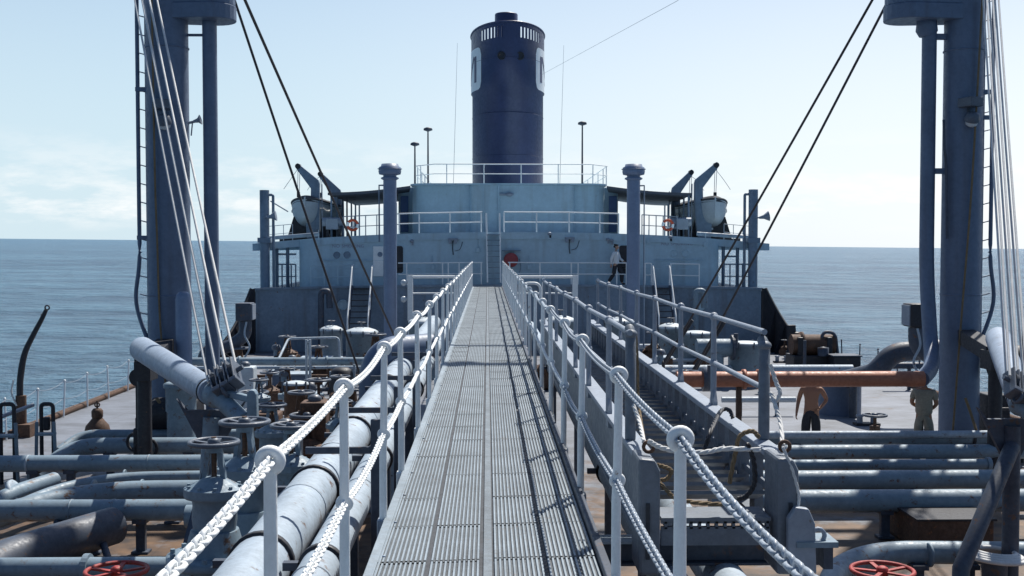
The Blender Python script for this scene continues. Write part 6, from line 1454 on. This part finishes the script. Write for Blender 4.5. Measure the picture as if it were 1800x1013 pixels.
# scattered little valves, vents and fittings on the main deck
vs_ = valve_proto('block', 'brown', 'small_valve'); used = 0
SMALL = [(446, 690, 25), (560, 668, 28), (598, 662, 30), (474, 655, 31), (540, 730, 21.5), (455, 722, 22.5), (578, 716, 22.5), (620, 684, 27), (505, 648, 33), (530, 690, 25.5),
         (420, 612, 36), (660, 588, 39), (560, 610, 37), (505, 592, 41)]
for px, py, d in SMALL:
    p = W(px, py, d); sc = min(max(p.z, .45), 1.4)
    place(vs_, used, (p.x, d, 0), random.uniform(-1.5, 1.5), sc, 'small dark rusty valve among the crowded pipes of the port deck', 'small rusty valves on the port deck'); used = 1
SM2 = [(1062, 600, 35), (1130, 628, 31), (1205, 645, 28), (1340, 640, 36), (1380, 598, 46), (1240, 600, 40), (960, 560, 35), (1150, 585, 43)]
for k, (px, py, d) in enumerate(SM2):
    p = W(px, py, d); sc = min(max(p.z, .45), 1.3); o = place(vs_, 1, (p.x, d, 0), random.uniform(-1.5, 1.5), sc, 'small dark rusty valve on the starboard deck', 'small rusty valves on the starboard deck')
# fore-and-aft small pipes on the port deck
for k, (px0, d0, px1, d1, z, r, mat, lab) in enumerate((
        (470, 22, 600, 43, .22, .06, 'pipelight', 'pale small pipe running aft along the port deck, outermost of three'),
        (520, 21, 640, 43, .25, .07, 'brown', 'rusty small pipe running aft along the port deck, middle of three'),
        (590, 22, 690, 42, .3, .08, 'pipe', 'grey small pipe running aft along the port deck, innermost of three'),
        (1180, 24, 1090, 44, .25, .08, 'pipelight', 'pale small pipe running aft along the starboard deck'))):
    mb = MB(); a, b_ = HX(px0, d0), HX(px1, d1); mb.tube([(a, d0, z), (a * .5 + b_ * .5, (d0 + d1) / 2, z), (b_, d1, z)], r, 12); solo('deck_pipe', mb, M[mat], lab, 'pipe')
for px, py, d, w_, lab in ((552, 716, 21.8, .5, 'rust brown low box under the port chain'), (470, 735, 20.5, .45, 'rust brown steel foot by the port valves'), (610, 740, 19.5, .5, 'dark steel foot beside the second ring post'), (500, 760, 18.6, .5, 'dark steel block behind the nearest ring post'), (430, 655, 29, .5, 'pale stained post block behind the boom block, port deck')):
    x = HX(px, d); hh = max(.25, ZZ(py - 12, d)); t = thing('deck_block', lab, 'block', (x, d, 0)); mb = MB(); mb.box((x, d, hh / 2), (w_, .5, hh)); part('body', mb, M['brown'] if 'rust' in lab else (M['lid'] if 'pale' in lab else M['pipedark']), t, .04); mb = MB(); mb.lathe([(.12, hh), (.14, hh + .06), (.07, hh + .12), (0, hh + .13)], (x, d, 0), 14); part('cap', mb, M['block'], t)

sp_ = thing('ullage_pipe', 'x', 'standpipe', (0, 0, 0))
mb = MB(); mb.lathe([(.16, 0), (.16, .03), (.085, .04), (.08, .62)], (0, 0, 0), 16); part('pipe', mb, M['pipe'], sp_)
mb = MB(); mb.lathe([(.13, .6), (.14, .66), (.10, .74), (0, .76)], (0, 0, 0), 16); part('cap', mb, M['block'], sp_)
mb = MB(); mb.bar((-.14, 0, .66), (.14, 0, .66), .03, .03); mb.tube([(.1, 0, .68), (.16, 0, .8)], .02, 6); part('clamp', mb, M['brown'], sp_)
used = 0
for x, y, sc, sd_ in ((-3.1, 27, 1, -1), (-4.6, 29.5, 1.2, -1), (-2.6, 31, .9, -1), (-5.9, 33, 1.1, -1), (-3.4, 36, 1.2, -1), (-6.6, 38.5, 1, -1), (-2.4, 41, 1.3, -1), (-5.0, 42.5, 1, -1), (-7.6, 41, 1.2, -1),
                      (3.3, 27.5, 1, 1), (4.9, 33, 1.2, 1), (3.0, 36, 1, 1), (5.8, 38, 1.3, 1), (3.9, 42, 1.1, 1), (8.3, 34, 1, 1), (7.2, 43, 1.2, 1), (9.6, 39, 1, 1)):
    place(sp_, used, (x, y, 0), random.uniform(0, 3), sc, 'short grey capped standpipe on the ' + ('port' if sd_ < 0 else 'starboard') + ' deck', 'standpipes on the ' + ('port' if sd_ < 0 else 'starboard') + ' deck'); used = 1

# ================================================================ PEOPLE
def skin(name, verts, edges, mat, parent, sub=1):
    me = bpy.data.meshes.new(name); me.from_pydata([v[0] for v in verts], edges, []); o = bpy.data.objects.new(name, me); COL.objects.link(o)
    md = o.modifiers.new('skin', 'SKIN'); md.use_smooth_shade = True; md.branch_smoothing = 0.4
    if not me.skin_vertices: 
        bpy.context.view_layer.objects.active = o
    for i, v in enumerate(verts):
        sv = me.skin_vertices[0].data[i]; r = v[1]; sv.radius = r if isinstance(r, tuple) else (r, r); sv.use_root = (i == 0)
    sm = o.modifiers.new('sub', 'SUBSURF'); sm.levels = sub; sm.render_levels = sub
    dg = bpy.context.evaluated_depsgraph_get(); me2 = bpy.data.meshes.new_from_object(o.evaluated_get(dg)); me2.name = name
    bpy.data.objects.remove(o); bpy.data.meshes.remove(me)
    for p in me2.polygons: p.use_smooth = True
    me2.materials.clear(); me2.materials.append(mat)
    o = bpy.data.objects.new(name, me2); COL.objects.link(o); o.parent = parent; return o
def person(lab, loc, rz, J, skinmat, shirt=None, sleeve='short', pants='trouser', hair='hair', hat=None):
    """J: joint places; x to the person's left, -y forwards, z up from the feet"""
    t = thing('person', lab, 'person', (0, 0, 0))
    V_, E_ = [], []
    def add(p, r, par=None):
        V_.append((Vector(p), r)); i = len(V_) - 1
        if par is not None: E_.append((par, i))
        return i
    pel = add(J['pelvis'], (.155, .115)); sp = add(J['spine'], (.15, .11), pel); ch = add(J['chest'], (.185, .125), sp); nk = add(J['neck'], .058, ch)
    hb = add(J['head'] + Vector((0, -.005, -.06)), (.062, .075), nk); hm = add(J['head'] + Vector((0, 0, .02)), (.075, .092), hb); ht = add(J['head'] + Vector((0, .01, .09)), (.06, .07), hm)
    add(J['head'] + Vector((0, -.105, -.005)), .016, hm)
    for s in (-1, 1): add(J['head'] + Vector((s * .085, .01, 0)), .016, hm)
    for s, k in ((1, 'L'), (-1, 'R')):
        sh = add(J['sh' + k], .068, ch); el = add(J['el' + k], .048, sh); wr = add(J['wr' + k], .03, el)
        wd = (J['wr' + k] - J['el' + k]).normalized(); pm = J['wr' + k] + wd * .075; pa = add(pm, (.036, .02), wr)
        side = wd.cross(J.get('palm' + k, Vector((0, -1, 0)))).normalized(); curl = side.cross(wd)
        for f in range(4):
            b0 = add(pm + wd * .02 + side * (.03 - .02 * f), .0105, pa); ln = (.04, .045, .042, .033)[f]
            b1 = add(pm + wd * (.02 + ln) + side * (.032 - .021 * f) + curl * .012, .0095, b0); add(pm + wd * (.015 + ln * 1.6) + side * (.032 - .021 * f) + curl * .04, .008, b1)
        th = add(pm - wd * .03 + side * .045 + curl * .01, .012, pa); add(pm + wd * .01 + side * .065 + curl * .03, .01, th)
        hp = add(J['hip' + k], .10, pel); kn = add(J['kn' + k], .062, hp); an = add(J['an' + k], .042, kn); add(J['toe' + k], (.04, .03), an)
    body = skin('body', V_, E_, skinmat, t)
    P_, E2 = [(J['pelvis'] + Vector((0, 0, .06)), (.165, .125)), (J['pelvis'] - Vector((0, 0, .03)), (.17, .135))], [(0, 1)]
    for k in 'LR':
        i = len(P_); P_ += [(J['hip' + k], .125), (J['hip' + k] * .5 + J['kn' + k] * .5, .115), (J['kn' + k], .098), (J['an' + k] + Vector((0, 0, .02)), .08)]; E2 += [(1, i), (i, i + 1), (i + 1, i + 2), (i + 2, i + 3)]
    skin('trousers', P_, E2, M[pants], t)
    for k in 'LR':
        a, b_ = J['an' + k], J['toe' + k]; skin('shoe', [(a - Vector((0, 0, .02)), .052), (a * .4 + b_ * .6, (.05, .045)), (b_, (.045, .035))], [(0, 1), (1, 2)], M['black'], t)
    if shirt:
        P_ = [(J['pelvis'] - Vector((0, 0, .17)), (.21, .17)), (J['spine'], (.20, .15)), (J['chest'], (.215, .15)), (J['neck'] - Vector((0, 0, .05)), .085)]; E2 = [(0, 1), (1, 2), (2, 3)]
        for k in 'LR':
            i = len(P_); f = .75 if sleeve == 'short' else 1.0; e = J['sh' + k] + (J['el' + k] - J['sh' + k]) * f
            P_ += [(J['sh' + k], .083), (e, .068)]; E2 += [(2, i), (i, i + 1)]
            if sleeve == 'long': P_.append((J['wr' + k], .045)); E2.append((i + 1, i + 2))
        skin('shirt', P_, E2, M[shirt], t)
    h = J['head']; skin('hair', [(h + Vector((0, .03, .05)), (.072, .085)), (h + Vector((0, .02, .10)), (.066, .078)), (h + Vector((0, .06, -.02)), (.055, .045))], [(0, 1), (0, 2)], M[hair], t)
    for s in (-1, 1):
        mb = MB(); mb.sphere(h + Vector((s * .032, -.088, .02)), .011, (1, .6, .8), 8, 6); o = bpy.data.objects.new('eye', mb.mesh('eye', M['black'])); COL.objects.link(o); o.parent = t
    mb = MB(); mb.sphere(h + Vector((0, -.092, -.045)), .022, (1, .3, .3), 8, 6); o = bpy.data.objects.new('mouth', mb.mesh('mouth', M['dullred'])); COL.objects.link(o); o.parent = t
    if hat:
        mb = MB(); mb.lathe([(.15, .05), (.11, .06), (.10, .13), (.07, .16), (0, .165)], h, 20, None, True, (.95, 1.1)); o = bpy.data.objects.new('hat', mb.mesh('hat', M[hat])); COL.objects.link(o); o.parent = t
    t.location = loc; t.rotation_euler = (0, 0, rz); return t
v = Vector
J0 = dict(pelvis=v((0, 0, .95)), spine=v((0, .01, 1.13)), chest=v((0, .01, 1.32)), neck=v((0, .01, 1.48)), head=v((0, -.02, 1.62)),
          shL=v((.19, .01, 1.41)), elL=v((.31, .12, 1.16)), wrL=v((.19, -.05, 1.0)), shR=v((-.19, .01, 1.41)), elR=v((-.27, .05, 1.13)), wrR=v((-.29, -.10, .89)),
          hipL=v((.09, 0, .90)), knL=v((.11, -.02, .49)), anL=v((.12, .02, .09)), toeL=v((.14, -.13, .035)), hipR=v((-.09, 0, .90)), knR=v((-.11, -.03, .49)), anR=v((-.12, .02, .09)), toeR=v((-.15, -.13, .035)), palmL=v((-1, 0, 0)), palmR=v((1, 0, 0)))
d = 23.9; person('bare chested man in dark trousers standing behind the starboard pipes', (HX(1428, d), d, 0), R(-22), J0, M['skin'])
J1 = dict(J0); J1.update(elL=v((.25, .0, 1.14)), wrL=v((.12, -.20, 1.02)), elR=v((-.25, .0, 1.14)), wrR=v((-.10, -.20, .99)), head=v((0, -.03, 1.61)))
d = 23.4; person('man in a loose khaki shirt standing left of the starboard mast', (HX(1627, d), d, 0), R(150), J1, M['skin'], 'khaki', 'short', 'khaki')
J2 = dict(J0); J2.update(elL=v((.24, -.06, 1.14)), wrL=v((.2, -.26, 1.02)), elR=v((-.23, .12, 1.14)), wrR=v((-.22, .14, .9)), knL=v((.1, -.22, .52)), anL=v((.1, -.22, .1)), toeL=v((.1, -.38, .06)), knR=v((-.1, .06, .5)), anR=v((-.1, .3, .14)), toeR=v((-.1, .2, .04)))
d = 48.2; person('man in a white shirt walking past the starboard doorway on the poop', (HX(1083, d), d, PZ + .02), R(62), J2, M['skinl'], 'shirt', 'long', 'trouser')

for o in list(bpy.data.objects):
    if '_b' in o: del o['_b']
